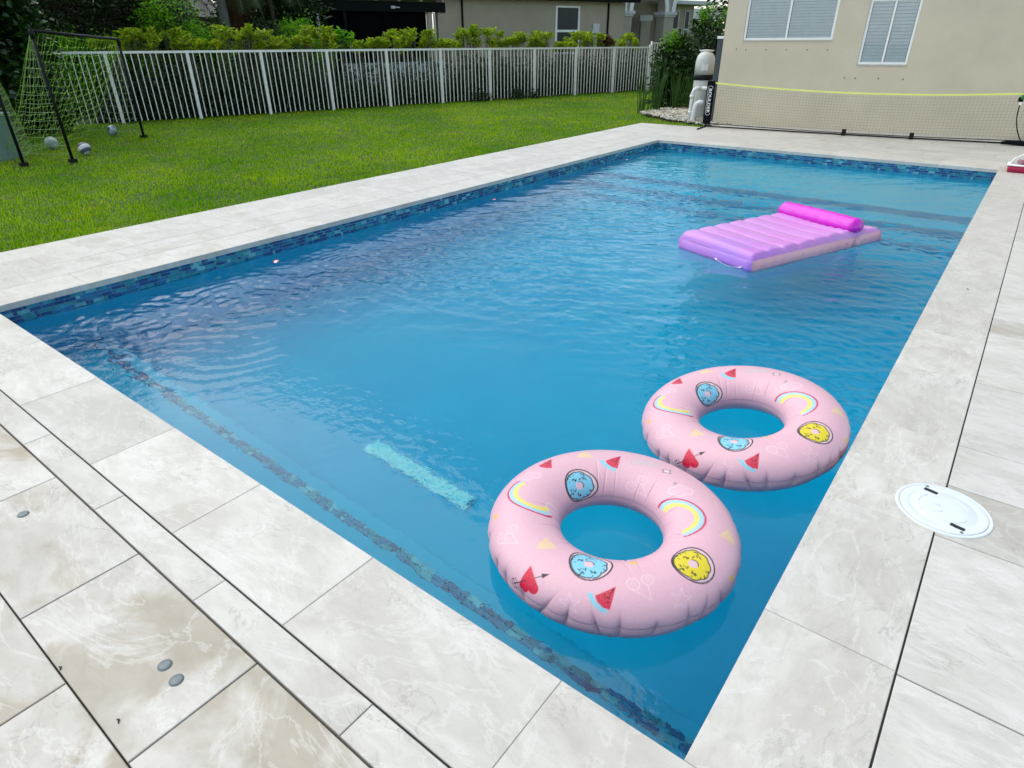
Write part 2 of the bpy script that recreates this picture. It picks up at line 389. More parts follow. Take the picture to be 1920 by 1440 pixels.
def glasstile(name, c):
    t = NT(name); r = t.orand(); n = t.noise(14, 3, t.pos())
    t.set(t.b, 'Base Color', t.mix(1., (*c, 1), t.rng(n, .3, .7, .75, 1.3), 'MULTIPLY')); t.set(t.b, 'Roughness', .12); return t.m
TM = [glasstile('navy_glass_tile', (.010, .07, .22)), glasstile('blue_glass_tile', (.02, .16, .34)), glasstile('teal_glass_tile', (.02, .25, .33)), glasstile('aqua_glass_tile', (.13, .42, .50))]
TW = [.30, .25, .32, .13]
TH, TG = .0245, .0032
def rows(L, nrow):
    out = []
    for r in range(nrow):
        x = -random.uniform(0, .07); last = 1
        while x < L:
            w = .073 if (random.random() < (.45 if last else .95)) else .0245
            last = w > .05
            a, b = max(x, 0), min(x+w, L)
            if b - a > .008: out.append((r, a, b, random.choices(range(4), TW)[0]))
            x += w + TG
    return out
_tm = {}
def tile_obj(name, w, h, t, mi, face, loc):
    k = (round(w, 3), mi, face)
    if k not in _tm:
        w2 = round(w, 3)/2
        _tm[k] = (MB().box(0, t, -w2, w2, -h/2, h/2) if face == 'x' else MB().box(-w2, w2, -h/2, h/2, 0, t) if face == 'z' else MB().box(-w2, w2, -t, 0, -h/2, h/2)).mesh(name, TM[mi])
    return link(name, _tm[k], shell, loc)
ztop = -.049; stuff_t = MB(); n_obj = 0
L = rows(PY1-PY0, 5)
L.sort(key=lambda q: q[1])
for r, a, b, mi in L:
    z = ztop - r*(TH+TG) - TH/2
    if n_obj < 300: tile_obj('mosaic_tile', b-a, TH, .006, mi, 'x', (PX0+.002, PY0+(a+b)/2, z)); n_obj += 1
    else:
        stuff_t.cm = mi; stuff_t.box(PX0+.002, PX0+.008, PY0+a, PY0+b, z-TH/2, z+TH/2)
for r, a, b, mi in rows(PX1-PX0, 5):
    z = ztop - r*(TH+TG) - TH/2; stuff_t.cm = mi
    stuff_t.box(PX0+a, PX0+b, PY1-.008, PY1-.002, z-TH/2, z+TH/2)
for r, a, b, mi in rows(PX1-PX0, 5):
    z = ztop - r*(TH+TG) - TH/2; stuff_t.cm = mi
    stuff_t.box(PX0+a, PX0+b, PY0+.002, PY0+.008, z-TH/2, z+TH/2)
for r, a, b, mi in rows(PY1-PY0, 5):
    z = ztop - r*(TH+TG) - TH/2; stuff_t.cm = mi
    stuff_t.box(PX1-.008, PX1-.002, PY0+a, PY0+b, z-TH/2, z+TH/2)
meta(part('mosaic_band', stuff_t, TM, shell), kind='stuff')
zb = ztop - 5*(TH+TG) + .001
mb = MB(); e = .0045
mb.box(PX0-.001, PX0+e, PY0, PY1, zb, -.0445); mb.box(PX1-e, PX1+.001, PY0, PY1, zb, -.0445); mb.box(PX0+e, PX1-e, PY0-.001, PY0+e, zb, -.0445); mb.box(PX0+e, PX1-e, PY1-e, PY1+.001, zb, -.0445)
part('tile_grout', mb, M_grout, shell)
# trim of mosaic along the edge of the bench
TW = [.12, .52, .08, .28]
for r, a, b, mi in rows(PX1-PX0-.01, 2):
    tile_obj('bench_tile', b-a, TH, .006, mi, 'z', (PX0+(a+b)/2, .50+r*(TH+TG+.004), -.999))

# ---- water: one closed body whose top carries the ripples
def ripple(x, y):
    h = np.zeros_like(x); g = np.random.default_rng(3)
    d0 = np.hypot(x-.24, y+1.0)
    calm = np.clip((np.hypot((x+1.75)/1.5, (y-.55)/1.05)-1.0)/1.1, .12, 1.) * (1 - .30*np.clip((y-7)/2, 0, 1)) 
    big = .55 + .45*np.sin(x*1.3+.6*y+1)*np.sin(y*.9-.5*x)
    for i in range(90):
        wl_ = .062 * (9 ** (g.random()**1.5)); k = 2*PI/wl_; th = math.radians(128) + g.normal(0, .6)
        a = .0205/k * (1.35 if wl_ < .2 else .55)
        h += a*np.sin(k*(x*math.cos(th)+y*math.sin(th)) + g.random()*6.3 + .6*np.sin(x*2.1+i)+.6*np.sin(y*1.7+2*i)) * (calm*big if wl_ < .25 else calm*(.6+.4*big))
    # jets from the return fittings
    for cx_, cy_, A, w, rad in ((-4.15, 1.35, .0040, .12, .8), (-4.4, 2.5, .0028, .09, .7), (-3.9, 5.2, .0014, .12, 1.3), (-3.4, 9.1, .0022, .10, .9), (-4.5, .65, .0030, .11, .6), (-3.6, 1.0, .0026, .14, .7)):
        r_ = np.hypot(x-cx_, y-cy_); an_ = np.arctan2(y-cy_, x-cx_); h += .62*A*np.sin(2*PI*r_/w + 1.5*np.sin(2*an_+cx_) + 1.1*np.sin(9*x+5*y) + .9*np.sin(7*y-11*x+1))*np.exp(-(r_/rad)**2)*(.55+.45*np.sin(3*an_+5*r_+cy_))
    # a choppy patch above the channel drain
    r_ = np.hypot((x+1.75)/.55, (y-.85)/.35)
    for i in range(14):
        wl_ = .045+.05*g.random(); k = 2*PI/wl_; th = g.random()*6.28; h += .012/k*np.sin(k*(x*math.cos(th)+y*math.sin(th))+g.random()*6)*np.exp(-r_**2)
    return h
nx, ny = 410, 820
gx = np.linspace(PX0-.006, PX1+.006, nx); gy = np.linspace(PY0-.006, PY1+.006, ny)
X, Y = np.meshgrid(gx, gy); Z = WZ + ripple(X, Y)
V = np.stack([X, Y, Z], -1).reshape(-1, 3)
idx = np.arange(nx*ny).reshape(ny, nx)
F = np.stack([idx[:-1,:-1], idx[:-1,1:], idx[1:,1:], idx[1:,:-1]], -1).reshape(-1, 4)
rim = np.concatenate([idx[0,:], idx[1:,-1], idx[-1,-2::-1], idx[-2:0:-1,0]])
nb_ = len(rim); Vb = V[rim].copy(); Vb[:,2] = -1.8; base = len(V); V = np.concatenate([V, Vb])
j = np.arange(nb_); j2 = (j+1) % nb_
F = np.concatenate([F, np.stack([rim[j2], rim[j], base+j, base+j2], -1)])
cb = V[base:].mean(0); V = np.concatenate([V, cb[None]]); 
Ft = np.stack([base+j2, base+j, np.full(nb_, len(V)-1), np.full(nb_, len(V)-1)], -1)
me = bpy.data.meshes.new('water')
faces = F.tolist() + [tuple(q[:3]) for q in Ft.tolist()]
me.from_pydata(V.tolist(), [], faces)
t = NT('pool_water'); t.n.remove(t.b)
gl = t.new('BsdfGlass', Color=(1, 1, 1, 1), Roughness=0., IOR=1.333)
va = t.new('VolumeAbsorption', Color=(.01, .87, .95, 1), Density=.55)
bp = t.new('Bump', Strength=.22, Distance=.01); t.set(bp, 'Height', t.noise(16, 3, t.pos(), .5, .3)); t.set(gl, 'Normal', bp.outputs[0])
t.l.new(gl.outputs[0], t.out.inputs['Surface']); t.l.new(va.outputs[0], t.out.inputs['Volume'])
me.materials.append(t.m); sm = np.zeros(len(me.polygons), bool); sm[:(nx-1)*(ny-1)] = True
me.polygons.foreach_set('use_smooth', sm); me.update()
meta(link('water', me), 'clear blue rippled pool water', kind='structure')

# ---- grass
def outside(px, py, poly):
    inside = np.zeros(len(px), bool); n = len(poly)
    for i in range(n):
        x1, y1 = poly[i]; x2, y2 = poly[(i+1) % n]
        c = ((y1 > py) != (y2 > py)) & (px < (x2-x1)*(py-y1)/(y2-y1+1e-12)+x1); inside ^= c
    return inside
lawn = [(-6.612, -1.5), (-6.612, 12.46), (-5.4, 12.47), (-5.25, 12.75), (-6.3, 13.1), (-7.5, 14.05), (-7.65, 17), (-9.5, 22.5), (-11.5, 22.8), (-18.6, -.9)]
GRAVEL = [(-5.22, 12.78), (-6.3, 13.1), (-7.5, 14.0), (-7.7, 16.8), (-6.5, 19.), (-4.4, 19.), (-4.9, 13.2)]
N0 = 1500000
gxp = rng.uniform(-18.8, -5.2, N0); gyp = rng.uniform(-1.5, 22.8, N0)
d = np.hypot(gxp-.24, gyp+1.0); keep = (rng.random(N0) < np.clip((6.4/d)**1.5, 0, 1)) & outside(gxp, gyp, lawn)
gxp, gyp, d = gxp[keep], gyp[keep], d[keep]; n = len(gxp)
# tufted: thin out by a cheap pattern
pat = np.sin(gxp*7+2*np.sin(gyp*3))*np.sin(gyp*8+2*np.sin(gxp*4))
keep = rng.random(n) < .72+.28*pat; gxp, gyp, d, pat = gxp[keep], gyp[keep], d[keep], pat[keep]; n = len(gxp)
hgt = (.024+.024*rng.random(n)**1.3)*(1+.20*pat); wid = .0030+.0022*rng.random(n)+.00022*d
a = rng.random(n)*2*PI; lean = rng.random(n)*.8; a2 = a+PI/2+rng.normal(0, .5, n)
b0 = np.stack([gxp, gyp, np.full(n, -.031)], -1); side = np.stack([np.cos(a)*wid, np.sin(a)*wid, np.zeros(n)], -1)
tip = b0+np.stack([np.cos(a2)*lean*hgt, np.sin(a2)*lean*hgt, hgt*np.sqrt(1-.6*lean**2)], -1)
V = np.stack([b0-side, b0+side, tip], 1).reshape(-1, 3); F = np.arange(n*3).reshape(-1, 3)
t = NT('grass_blade'); p = t.pos(); r = t.isl()
c = t.ramp(r, [(0, (.12, .27, .002)), (.45, (.30, .53, .002)), (.8, (.46, .64, .003)), (1, (.68, .68, .06))])
lg = t.rng(t.noise(.55, 4, p, .55), .36, .62); c = t.mix(lg, t.mix(1., c, (.50, .74, .6, 1), 'MULTIPLY'), c)
dry = t.rng(t.noise(2.6, 4, p, .6), .56, .7, 0, .5); c = t.mix(dry, c, (.26, .30, .03, 1))
t.set(t.b, 'Base Color', c); t.set(t.b, 'Roughness', .55); t.set(t.b, 'Specular IOR Level', .12)
tr = t.new('BsdfTranslucent'); t.set(tr, 'Color', c); ms = t.new('MixShader'); ms.inputs[0].default_value = .42
t.l.new(t.b.outputs[0], ms.inputs[1]); t.l.new(tr.outputs[0], ms.inputs[2]); t.l.new(ms.outputs[0], t.out.inputs['Surface'])
meta(link('lawn_grass', npmesh('lawn_grass', V, F, t.m)), 'short bright green lawn grass between deck and white fence', 'grass', kind='stuff')
print('grass blades', n)

# ---- gravel bed
ico = bmesh.new(); bmesh.ops.create_icosphere(ico, subdivisions=1, radius=1)
iv = np.array([v.co[:] for v in ico.verts]); ifc = np.array([[v.index for v in f.verts] for f in ico.faces]); ico.free()
N0 = 9000; x = rng.uniform(-7.8, -4.4, N0); y = rng.uniform(12.6, 19, N0); k = outside(x, y, GRAVEL); x, y = x[k], y[k]; n = len(x)
s = .018+.022*rng.random(n); sc = s[:, None]*np.stack([1+.5*rng.random(n), 1+.3*rng.random(n), .6+.3*rng.random(n)], -1)
ang = rng.random(n)*2*PI; vv = iv[None]*sc[:, None, :]*(1+.18*rng.normal(size=(n, len(iv), 1)))
ca, sa = np.cos(ang)[:, None], np.sin(ang)[:, None]
vx = vv[..., 0]*ca-vv[..., 1]*sa+x[:, None]; vy = vv[..., 0]*sa+vv[..., 1]*ca+y[:, None]
mound = .10*np.clip(1-np.hypot(x+6.3, y-14.3)/2.2, 0, 1)
vz = vv[..., 2]+(mound-.02+.02*rng.random(n))[:, None]
V = np.stack([vx, vy, vz], -1).reshape(-1, 3); F = (ifc[None]+(np.arange(n)*len(iv))[:, None, None]).reshape(-1, 3)
t = NT('gravel_stone'); c = t.ramp(t.isl(), [(0, (.22, .20, .15)), (.5, (.42, .40, .33)), (1, (.58, .56, .50))]); t.set(t.b, 'Base Color', c); t.set(t.b, 'Roughness', .85)
meta(link('gravel_bed', npmesh('gravel_bed', V, F, t.m)), 'pale gravel stones heaped beside the filter tank', 'gravel', kind='stuff')
mb = MB(); cx_, cy_ = -6.3, 14.3; vs_ = [(cx_, cy_, .06)] + [(gx_, gy_, -.029) for gx_, gy_ in GRAVEL]
mb.add(vs_, [(0, i+1, (i+1) % len(GRAVEL)+1) for i in range(len(GRAVEL))]); meta(link('gravel_soil', mb.mesh('gravel_soil', M_dirt)), 'dark soil mound under the gravel', kind='structure')
# dark earth line where the lawn meets the deck
mb = MB(); N_ = 160
vsl = []; 
for i in range(N_+1):
    yy = -1.5+14.0*i/N_; vsl += [(-6.602, yy, -.012), (-6.655-.03*random.random(), yy, -.028)]
mb.add(vsl, [(2*i, 2*i+2, 2*i+3, 2*i+1) for i in range(N_)])
mb.box(-6.6, -5.17, 12.425, 12.47, -.03, -.012)
meta(link('lawn_edge_soil', mb.mesh('lawn_edge_soil', M_dirt)), 'dark soil edge between lawn and deck', kind='structure')

# ================================================================== THINGS ON THE WATER
# printed swim rings -------------------------------------------------
RR, Ra, Rb = .34, .142, .105
PR = [('donutB',2.705,2.510,2.40),('melon0',2.906,1.225,2.42),('melon',2.086,1.725,2.96),('lemon',2.426,1.325,2.84),('label',1.693,1.525,-2.85),('flight',1.405,1.509,-2.54),
('cherry',1.641,2.356,-2.75),('cloud',1.038,1.832,-2.18),('rainbow',.60,2.05,-2.74),('rainbow2',-2.70,1.60,-2.21),('cloud',-3.072,1.248,2.15),('cloud',-2.60,2.479,.78),
('dot',-2.496,.678,1.62),('cherry',-2.208,.986,1.27),('lemon',-1.876,1.694,.91),('heart',-1.719,.570,.46),('donutB2',-1.309,1.80,.22),('melon',-1.108,.955,-.20),
('star',-1.361,.555,.27),('cherry',-.794,1.355,-.28),('star',-.524,.740,-.44),('donutY',-.218,1.340,-1.26),('lemon',.358,.940,-1.56),('dot',0.,.370,-.71),('dot',-.794,2.079,-.3)]
NTH, NPH = 1120, 240
th = np.arange(NTH)/NTH*2*PI; ph = np.arange(NPH)/NPH*2*PI
T_, P_ = np.meshgrid(th, ph, indexing='ij')
# pleats at the outer seam
g = np.random.default_rng(11); pleat = np.zeros_like(T_); wr = np.zeros_like(T_)
tp = np.cumsum(.12+.16*g.random(60)); tp = tp[tp < 2*PI-.08]
for t0 in tp:
    dt = (T_-t0+PI) % (2*PI)-PI; ln = .55+.75*g.random()
    pp = (P_+PI) % (2*PI)-PI
    wgt = np.exp(-((pp+.05)/(.40*ln))**2)
    sk = dt+.05*g.normal()*(pp)
    pleat += (.010+.008*g.random())*np.exp(-np.abs(sk)/.013)*wgt+.004*np.exp(-(sk/.06)**2)*wgt
for i in range(46):     # fine tension wrinkles on the inner side
    t0 = g.random()*2*PI; dt = (T_-t0+PI) % (2*PI)-PI; p0 = 2.2+.6*g.random(); sk = dt+.10*g.normal()*(P_-p0)
    wr += (.0014+.002*g.random())*np.exp(-(sk/.010)**2)*np.exp(-((P_-p0)/.45)**2)
pp = (P_+PI) % (2*PI)-PI
seam = -.004*np.exp(-(pp/.07)**2)+.0045*np.exp(-(pp/.014)**2)
seam2 = -.003*np.exp(-((P_-PI)/.06)**2)+.003*np.exp(-((P_-PI)/.016)**2)
off_ = -pleat-wr+seam+seam2
rx = Ra+off_; rz = Rb+off_
VX = (RR+rx*np.cos(P_))*np.cos(T_); VY = (RR+rx*np.cos(P_))*np.sin(T_); VZ = rz*np.sin(P_)
# flat print, evaluated at every vertex of the vinyl
base = np.array([.71, .42, .495]); C_ = np.tile(base, (NTH, NPH, 1)).astype(float)
C_ *= (1+.03*g.normal(size=(NTH, NPH, 1)))
AA = .0016
def cov(sd): return np.clip(.5-sd/AA/1.4, 0, 1)[..., None]
def paint(sl, sd, c, al=1.): 
    k = cov(sd)*al; C_[sl] = C_[sl]*(1-k)+np.array(c)*k
INK = (.012, .012, .02)
def seg(a, b, x0, y0, x1, y1):
    dx, dy = x1-x0, y1-y0; t_ = np.clip(((a-x0)*dx+(b-y0)*dy)/(dx*dx+dy*dy+1e-12), 0, 1); return np.hypot(a-x0-t_*dx, b-y0-t_*dy)
def poly(a, b, pts):
    dd = np.full(a.shape, 1e9); ins = np.zeros(a.shape, bool); n = len(pts)
    for i in range(n):
        x1, y1 = pts[i]; x2, y2 = pts[(i+1) % n]; dd = np.minimum(dd, seg(a, b, x1, y1, x2, y2))
        ins ^= ((y1 > b) != (y2 > b)) & (a < (x2-x1)*(b-y1)/(y2-y1+1e-12)+x1)
    return np.where(ins, -dd, dd)
for kind, t0, p0, rot in PR:
    dt = (T_-t0+PI) % (2*PI)-PI; dp = (P_-p0+PI) % (2*PI)-PI
    ra = RR+Ra*np.cos(P_); rb_ = math.hypot(Ra*math.sin(p0), Rb*math.cos(p0))
    A = dt*ra; B = dp*(Ra*.45+rb_*.55)
    m = (np.abs(A) < .2) & (np.abs(B) < .2) & (np.abs(dp) < 1.6)
    i0, i1 = np.where(m); sl = (i0, i1); A, B = A[sl], B[sl]; S_ = C_
    A, B = A/1.12, B/1.12; a = A*math.cos(rot)+B*math.sin(rot); b = -A*math.sin(rot)+B*math.cos(rot); r_ = np.hypot(a, b); an = np.arctan2(b, a)
    if kind.startswith('donut'):
        fc = (.72, .58, .03) if kind == 'donutY' else (.22, .56, .72)
        R0 = .066; paint(sl, r_-R0, (.74, .52, .56)); 
        ac, bc = a+.006, b+.004; rf = np.hypot(ac, bc); af = np.arctan2(bc, ac)
        rr = .0545+.0042*np.abs(np.sin(4.5*af))*(np.cos(af-.5) > -.2)
        paint(sl, rf-rr, fc); 
        gg = np.random.default_rng(5)
        for q in range(30):
            an_ = gg.random()*6.28; rad = .024+.029*gg.random()**.7; x0 = rad*math.cos(an_)-.006; y0 = rad*math.sin(an_)-.004; o = gg.random()*3.1; l = .0042 if q % 3 else .0004
            paint(sl, seg(a, b, x0-l*math.cos(o), y0-l*math.sin(o), x0+l*math.cos(o), y0+l*math.sin(o))-.0019, INK)
        paint(sl, np.abs(rf-rr)-.0021, INK); paint(sl, np.hypot(a+.004, b+.002)-.0155, (.74, .50, .55))
        paint(sl, np.where((an > -.3) & (an < 2.6), np.abs(np.hypot(a+.004, b+.002)-.0155)-.0016, 1.), INK)
        paint(sl, np.abs(r_-R0)-.0026, INK)
    elif kind == 'heart':
        sd = np.minimum.reduce([np.hypot(a+.0175, b+.020)-.0195, np.hypot(a-.0175, b+.020)-.0195, poly(a, b, [(-.0355, -.013), (-.0165, -.022), (0, -.019), (.0165, -.022), (.0355, -.013), (.019, .018), (0, .050), (-.019, .018)])])
        paint(sl, seg(a, b, -.062, -.018, .058, .026)-.0014, INK)
        paint(sl, sd, (.62, .012, .05)); paint(sl, seg(a, b, -.062, -.018, -.008, .002)-.0014, INK)
        paint(sl, poly(a, b, [(.046, .013), (.066, .029), (.040, .029)]), INK)
        for q in (0, .011):
            paint(sl, seg(a, b, -.046-q, -.012-q*.4, -.052-q, .004-q*.4)-.0012, INK); paint(sl, seg(a, b, -.046-q, -.012-q*.4, -.040-q, -.028-q*.4)-.0012, INK)
        paint(sl, seg(a, b, -.057, 0, -.070, -.004)-.0012, INK); paint(sl, seg(a, b, -.051, -.032, -.068, -.036)-.0012, INK); paint(sl, seg(a, b, -.070, -.004, -.068, -.036)-.0012, INK)
    elif kind == 'flight':
        P4 = [(-.018, -.008), (.014, -.010), (.008, 0), (.014, .010), (-.018, .008), (-.012, 0)]
        paint(sl, poly(a, b, P4), (.75, .6, .62)); paint(sl, np.abs(poly(a, b, P4))-.0012, INK)
    elif kind.startswith('melon'):
        if kind == 'melon': paint(sl, np.where((an < -1.2) & (an > -3.0), np.abs(np.hypot(a-.016, b-.030)-.072)-.0075, 1.), (.26, .56, .66))
        W = [(.020, .040), (-.030, -.008), (-.018, -.024), (.002, -.034), (.022, -.034)]
        paint(sl, poly(a, b, W), (.60, .03, .07))
        gg = np.random.default_rng(2)
        for q in range(18):
            u_, w_ = gg.random(), gg.random(); x0 = .014-.036*w_*u_*.9+.004*w_; y0 = .030-.055*w_*(1-.35*u_)
            paint(sl, seg(a, b, x0, y0, x0+.0015, y0+.003)-.0013, (.08, .008, .015))
    elif kind.startswith('rainbow'):
        s_ = .95; q = -b; 
        on = (an > .15) & (an < 2.7)
        cxr = np.hypot(a/1.25, b+.035)
        on = (b > -.045)
        for rad, wd, c in ((.088, .0036, (.56, .03, .11)), (.077, .0075, (.36, .58, .66)), (.062, .0078, (.76, .62, .14))):
            paint(sl, np.where(on, np.abs(cxr-rad)-wd, 1.), c)
    elif kind == 'cloud':
        u_ = np.minimum.reduce([np.hypot(a+.026, b)-.017, np.hypot(a, b-.010)-.022, np.hypot(a-.026, b)-.018, np.hypot(a, b+.008)-.018])
        paint(sl, u_, (.73, .45, .53), .8); paint(sl, np.abs(u_)-.0011, (.82, .66, .70), .9)
    elif kind == 'cherry':
        for x0, y0, rr in ((-.026, -.012, .019), (.016, .012, .018)):
            u_ = np.hypot(a-x0, b-y0); paint(sl, np.abs(u_-rr)-.0011, (.82, .62, .67), .85); paint(sl, np.abs(u_-rr*.35)-.0010, (.82, .62, .67), .5)
        for x0, y0 in ((-.026, -.031), (.016, -.006)): paint(sl, seg(a, b, x0, y0, .030, -.052)-.0011, (.82, .62, .67), .8)
    elif kind == 'star':
        pts = [((.034 if i % 2 == 0 else .013)*math.sin(i*PI/5), (.034 if i % 2 == 0 else .013)*math.cos(i*PI/5)) for i in range(10)]
        paint(sl, np.abs(poly(a, b, pts))-.0012, (.80, .58, .63), .8)
    elif kind == 'lemon':
        W = [(0, .034), (-.036, -.026), (.036, -.026)]; u_ = poly(a, b, W)
        paint(sl, u_, (.74, .52, .34), .8); paint(sl, np.abs(u_+.006)-.0015, (.80, .62, .22), .6)
        for q in range(10): paint(sl, np.hypot(a-.02*math.cos(q*2.4)*(q/9), b+.006-.018*math.sin(q*2.4)*(q/9))-.003, (.80, .64, .28), .5)
    elif kind == 'dot':
        pts = [((.016 if i % 2 == 0 else .009)*math.sin(i*PI/5), (.016 if i % 2 == 0 else .009)*math.cos(i*PI/5)) for i in range(10)]
        paint(sl, poly(a, b, pts), (.76, .50, .05), .85)
    elif kind == 'label':
        u_ = np.maximum(np.abs(a)-.050, np.abs(b)-.016); paint(sl, u_, (.62, .50, .53), .75); paint(sl, np.abs(u_)-.0008, (.4, .3, .33), .6)
        lines = (np.sin(b*900) > .2) & (np.sin(a*1400+np.sin(b*3000)*3) > -.2); k = ((u_ < -.003) & lines)[..., None]*.35
        C_[sl] = C_[sl]*(1-k)+np.array((.30, .25, .28))*k
sl2 = np.exp(-(pp/.016)**2)[..., None]*.75; C_ = C_*(1-sl2)+np.array((.80, .60, .64))*sl2
sl3 = np.exp(-((P_-PI)/.02)**2)[..., None]*.6; C_ = C_*(1-sl3)+np.array((.80, .58, .63))*sl3
V = np.stack([VX, VY, VZ], -1).reshape(-1, 3); id_ = np.arange(NTH*NPH).reshape(NTH, NPH)
i2 = np.roll(id_, -1, 0); F = np.stack([id_, i2, np.roll(i2, -1, 1), np.roll(id_, -1, 1)], -1).reshape(-1, 4)
t = NT('printed_vinyl'); at = t.new('Attribute', attribute_name='print')
spk = t.rng(t.noise(220, 2, t.obj()), .66, .74, 0, .35); c = t.mix(spk, at.outputs['Color'], (.85, .72, .74, 1))
t.set(t.b, 'Base Color', c); t.set(t.b, 'Roughness', .36); t.set(t.b, 'Specular IOR Level', .4); t.set(t.b, 'Subsurface Weight', .0)
t.bump(t.noise(30, 3, t.obj()), .05, .01)
me = npmesh('swim_ring', V, F, t.m, True)
ca_ = me.color_attributes.new('print', 'FLOAT_COLOR', 'POINT'); ca_.data.foreach_set('color', np.concatenate([C_.reshape(-1, 3), np.ones((NTH*NPH, 1))], 1).astype(np.float32).ravel())
valve_bm = MB().lathe([(.012, 0), (.012, .004), (.007, .006), (.007, .009), (.001, .010)], n=14)
M_valve = simple('clear_valve_vinyl', (.62, .45, .5), .25)
for loc, rot, lab in (((-.612, .712, -.078), (0, 0, 0), 'nearer of the two pink printed swim rings, floating flat in the pool corner'),
                      ((-.492, 1.775, -.068), (.10, -.10, 0), 'farther pink printed swim ring, tilted against the right pool edge')):
    o = meta(link('swim_ring', me, None, loc), lab, 'swim ring', 'pink printed swim rings'); o.rotation_euler = rot
    vv_ = link('valve', valve_bm.mesh('valve', M_valve), o, (RR*math.cos(1.2)*.92, RR*math.sin(1.2)*.92, Rb-.006))

# pink air mattress ---------------------------------------------------
ex = Vector((.933, -.361, 0)); ey = Vector((.361, .933, 0)); O = Vector((-2.17, 4.72, -.012))
bed = thing('air_mattress', 'pink and lilac ribbed air mattress with rolled magenta pillow floating mid pool', 'pool float', (-1.45, 5.3, WZ))
W_, L_ = .88, 1.88
def bw(a, b, z): q = O+ex*a+ey*b; return (q.x, q.y, z+O.z)
def vinyl(name, c1, c2, axis_scale, rough=.28):
    t = NT(name); p = t.obj(); n = t.noise(1.6, 2, p); c = t.mix(t.rng(n, .35, .65), c1, c2)
    t.set(t.b, 'Base Color', c); t.set(t.b, 'Roughness', rough); t.set(t.b, 'Specular IOR Level', .4)
    t.bump(t.noise(9, 4, p, .6, .8), .2, .02); t.set(t.b, 'Subsurface Weight', .35); t.set(t.b, 'Subsurface Radius', (.06, .03, .05)); t.set(t.b, 'Coat Weight', .25); return t
tv = vinyl('lilac_vinyl', (.50, .13, .62, 1), (.62, .16, .62, 1), 1)
# print runs from violet at the foot to pink at the pillow
g2 = tv.new('SeparateXYZ'); tv.set(g2, 0, tv.obj()); 
kk = tv.rng(g2.outputs['Y'], -.95, -.35); cc = tv.mix(kk, (.42, .20, .74, 1), (.66, .30, .72, 1)); tv.set(tv.b, 'Base Color', tv.mix(tv.rng(tv.noise(3, 3, tv.obj()), .4, .65, 0, .5), cc, (.68, .22, .62, 1)))
M_lilac = tv.m
M_salmon = vinyl('salmon_vinyl', (.80, .36, .44, 1), (.84, .46, .52, 1), 1).m
M_magenta = vinyl('magenta_vinyl', (.64, .012, .52, 1), (.70, .02, .60, 1), 1, .25).m
# ribbed top with rounded rims: grid over width (a) and length (b)
na, nb2 = 40, 240; nr = 9
aa = np.linspace(0, 1, na); bb = np.linspace(0, 1, nb2); A2, B2 = np.meshgrid(aa, bb)
rib = np.abs(np.sin(B2*PI*nr))**.5; 
edge = np.minimum(1, np.minimum(A2, 1-A2)*W_/.045); edge = np.sqrt(np.clip(1-(1-edge)**2, 0, 1))
endr = np.minimum(1, np.minimum(B2, 1-B2)*L_/.06); endr = np.sqrt(np.clip(1-(1-endr)**2, 0, 1))
wrk = .004*np.sin(A2*23+np.sin(B2*40)*2)*np.exp(-((A2-.93)/.09)**2)
Zt = -.075+.056*edge*endr+.021*rib*edge*endr+wrk+.006*np.sin(A2*5+B2*3)
sg_ = np.clip((B2*L_-1.50)/.28, 0, 1); sg_ = sg_*sg_*(3-2*sg_); Zt += -.10*sg_*(1-.62*A2)
Zt += -.03*np.exp(-((B2*L_-1.40)/.05)**2)*A2**2*edge+.006*np.sin(A2*60)*np.exp(-((B2*L_-1.38)/.10)**2)*A2
def grid(Ax, Bx, Zx):
    V = np.array([bw(a*W_, b*L_, z) for a, b, z in zip(Ax.ravel(), Bx.ravel(), Zx.ravel())]); nn, mm = Ax.shape
    ii = np.arange(nn*mm).reshape(nn, mm); F = np.stack([ii[:-1,:-1], ii[:-1,1:], ii[1:,1:], ii[1:,:-1]], -1).reshape(-1, 4); return V, F
V, F = grid(A2, B2, Zt); V = V-np.array([-1.45, 5.3, WZ])
link('ribbed_top', npmesh('ribbed_top', V, F, M_lilac, True), bed)
# sides: a rounded wall following the outline; long sides salmon, foot violet
def wallstrip(name, pts, mat, zt=-.072, zb_=-.245, bulge=.022, nv=12, wrinkle=0):
    V = []; n = len(pts)
    P = [Vector(bw(a*W_, b*L_, 0)) for a, b in pts]
    for i, q in enumerate(P):
        tg = (P[min(i+1, n-1)]-P[max(i-1, 0)]).normalized(); nn = Vector((tg.y, -tg.x, 0))
        for k in range(nv):
            u_ = k/(nv-1); z = zt+(zb_-zt)*u_; e_ = min(1, min(i, n-1-i)*(P[1]-P[0]).length/.05); e_ = math.sqrt(1-(1-e_)**2); w = (bulge*math.sin(PI*u_)**.7+wrinkle*math.sin(i*1.9+u_*7)*math.sin(i*.6)*(1+3*math.exp(-((i/n-.76)/.06)**2))-(.018*math.exp(-((i/n-.755)/.03)**2) if name == 'side_panel' else 0))*e_
            V.append(tuple(q+nn*w+Vector((0, 0, z))-Vector((-1.45, 5.3, WZ))))
    ii = np.arange(n*nv).reshape(n, nv); F = np.stack([ii[:-1,:-1], ii[1:,:-1], ii[1:,1:], ii[:-1,1:]], -1).reshape(-1, 4)
    return link(name, npmesh(name, np.array(V), F, mat, True), bed)
N_ = 70
wallstrip('foot_panel', [(i/30, 0) for i in range(31)], M_lilac)
wallstrip('side_panel', [(1, i/N_) for i in range(N_+1)], M_salmon, zt=-.066, bulge=.03, wrinkle=.004)
wallstrip('head_panel', [(1-i/30, 1) for i in range(31)], M_salmon, wrinkle=.003)
wallstrip('side_panel', [(0, 1-i/N_) for i in range(N_+1)], M_lilac)
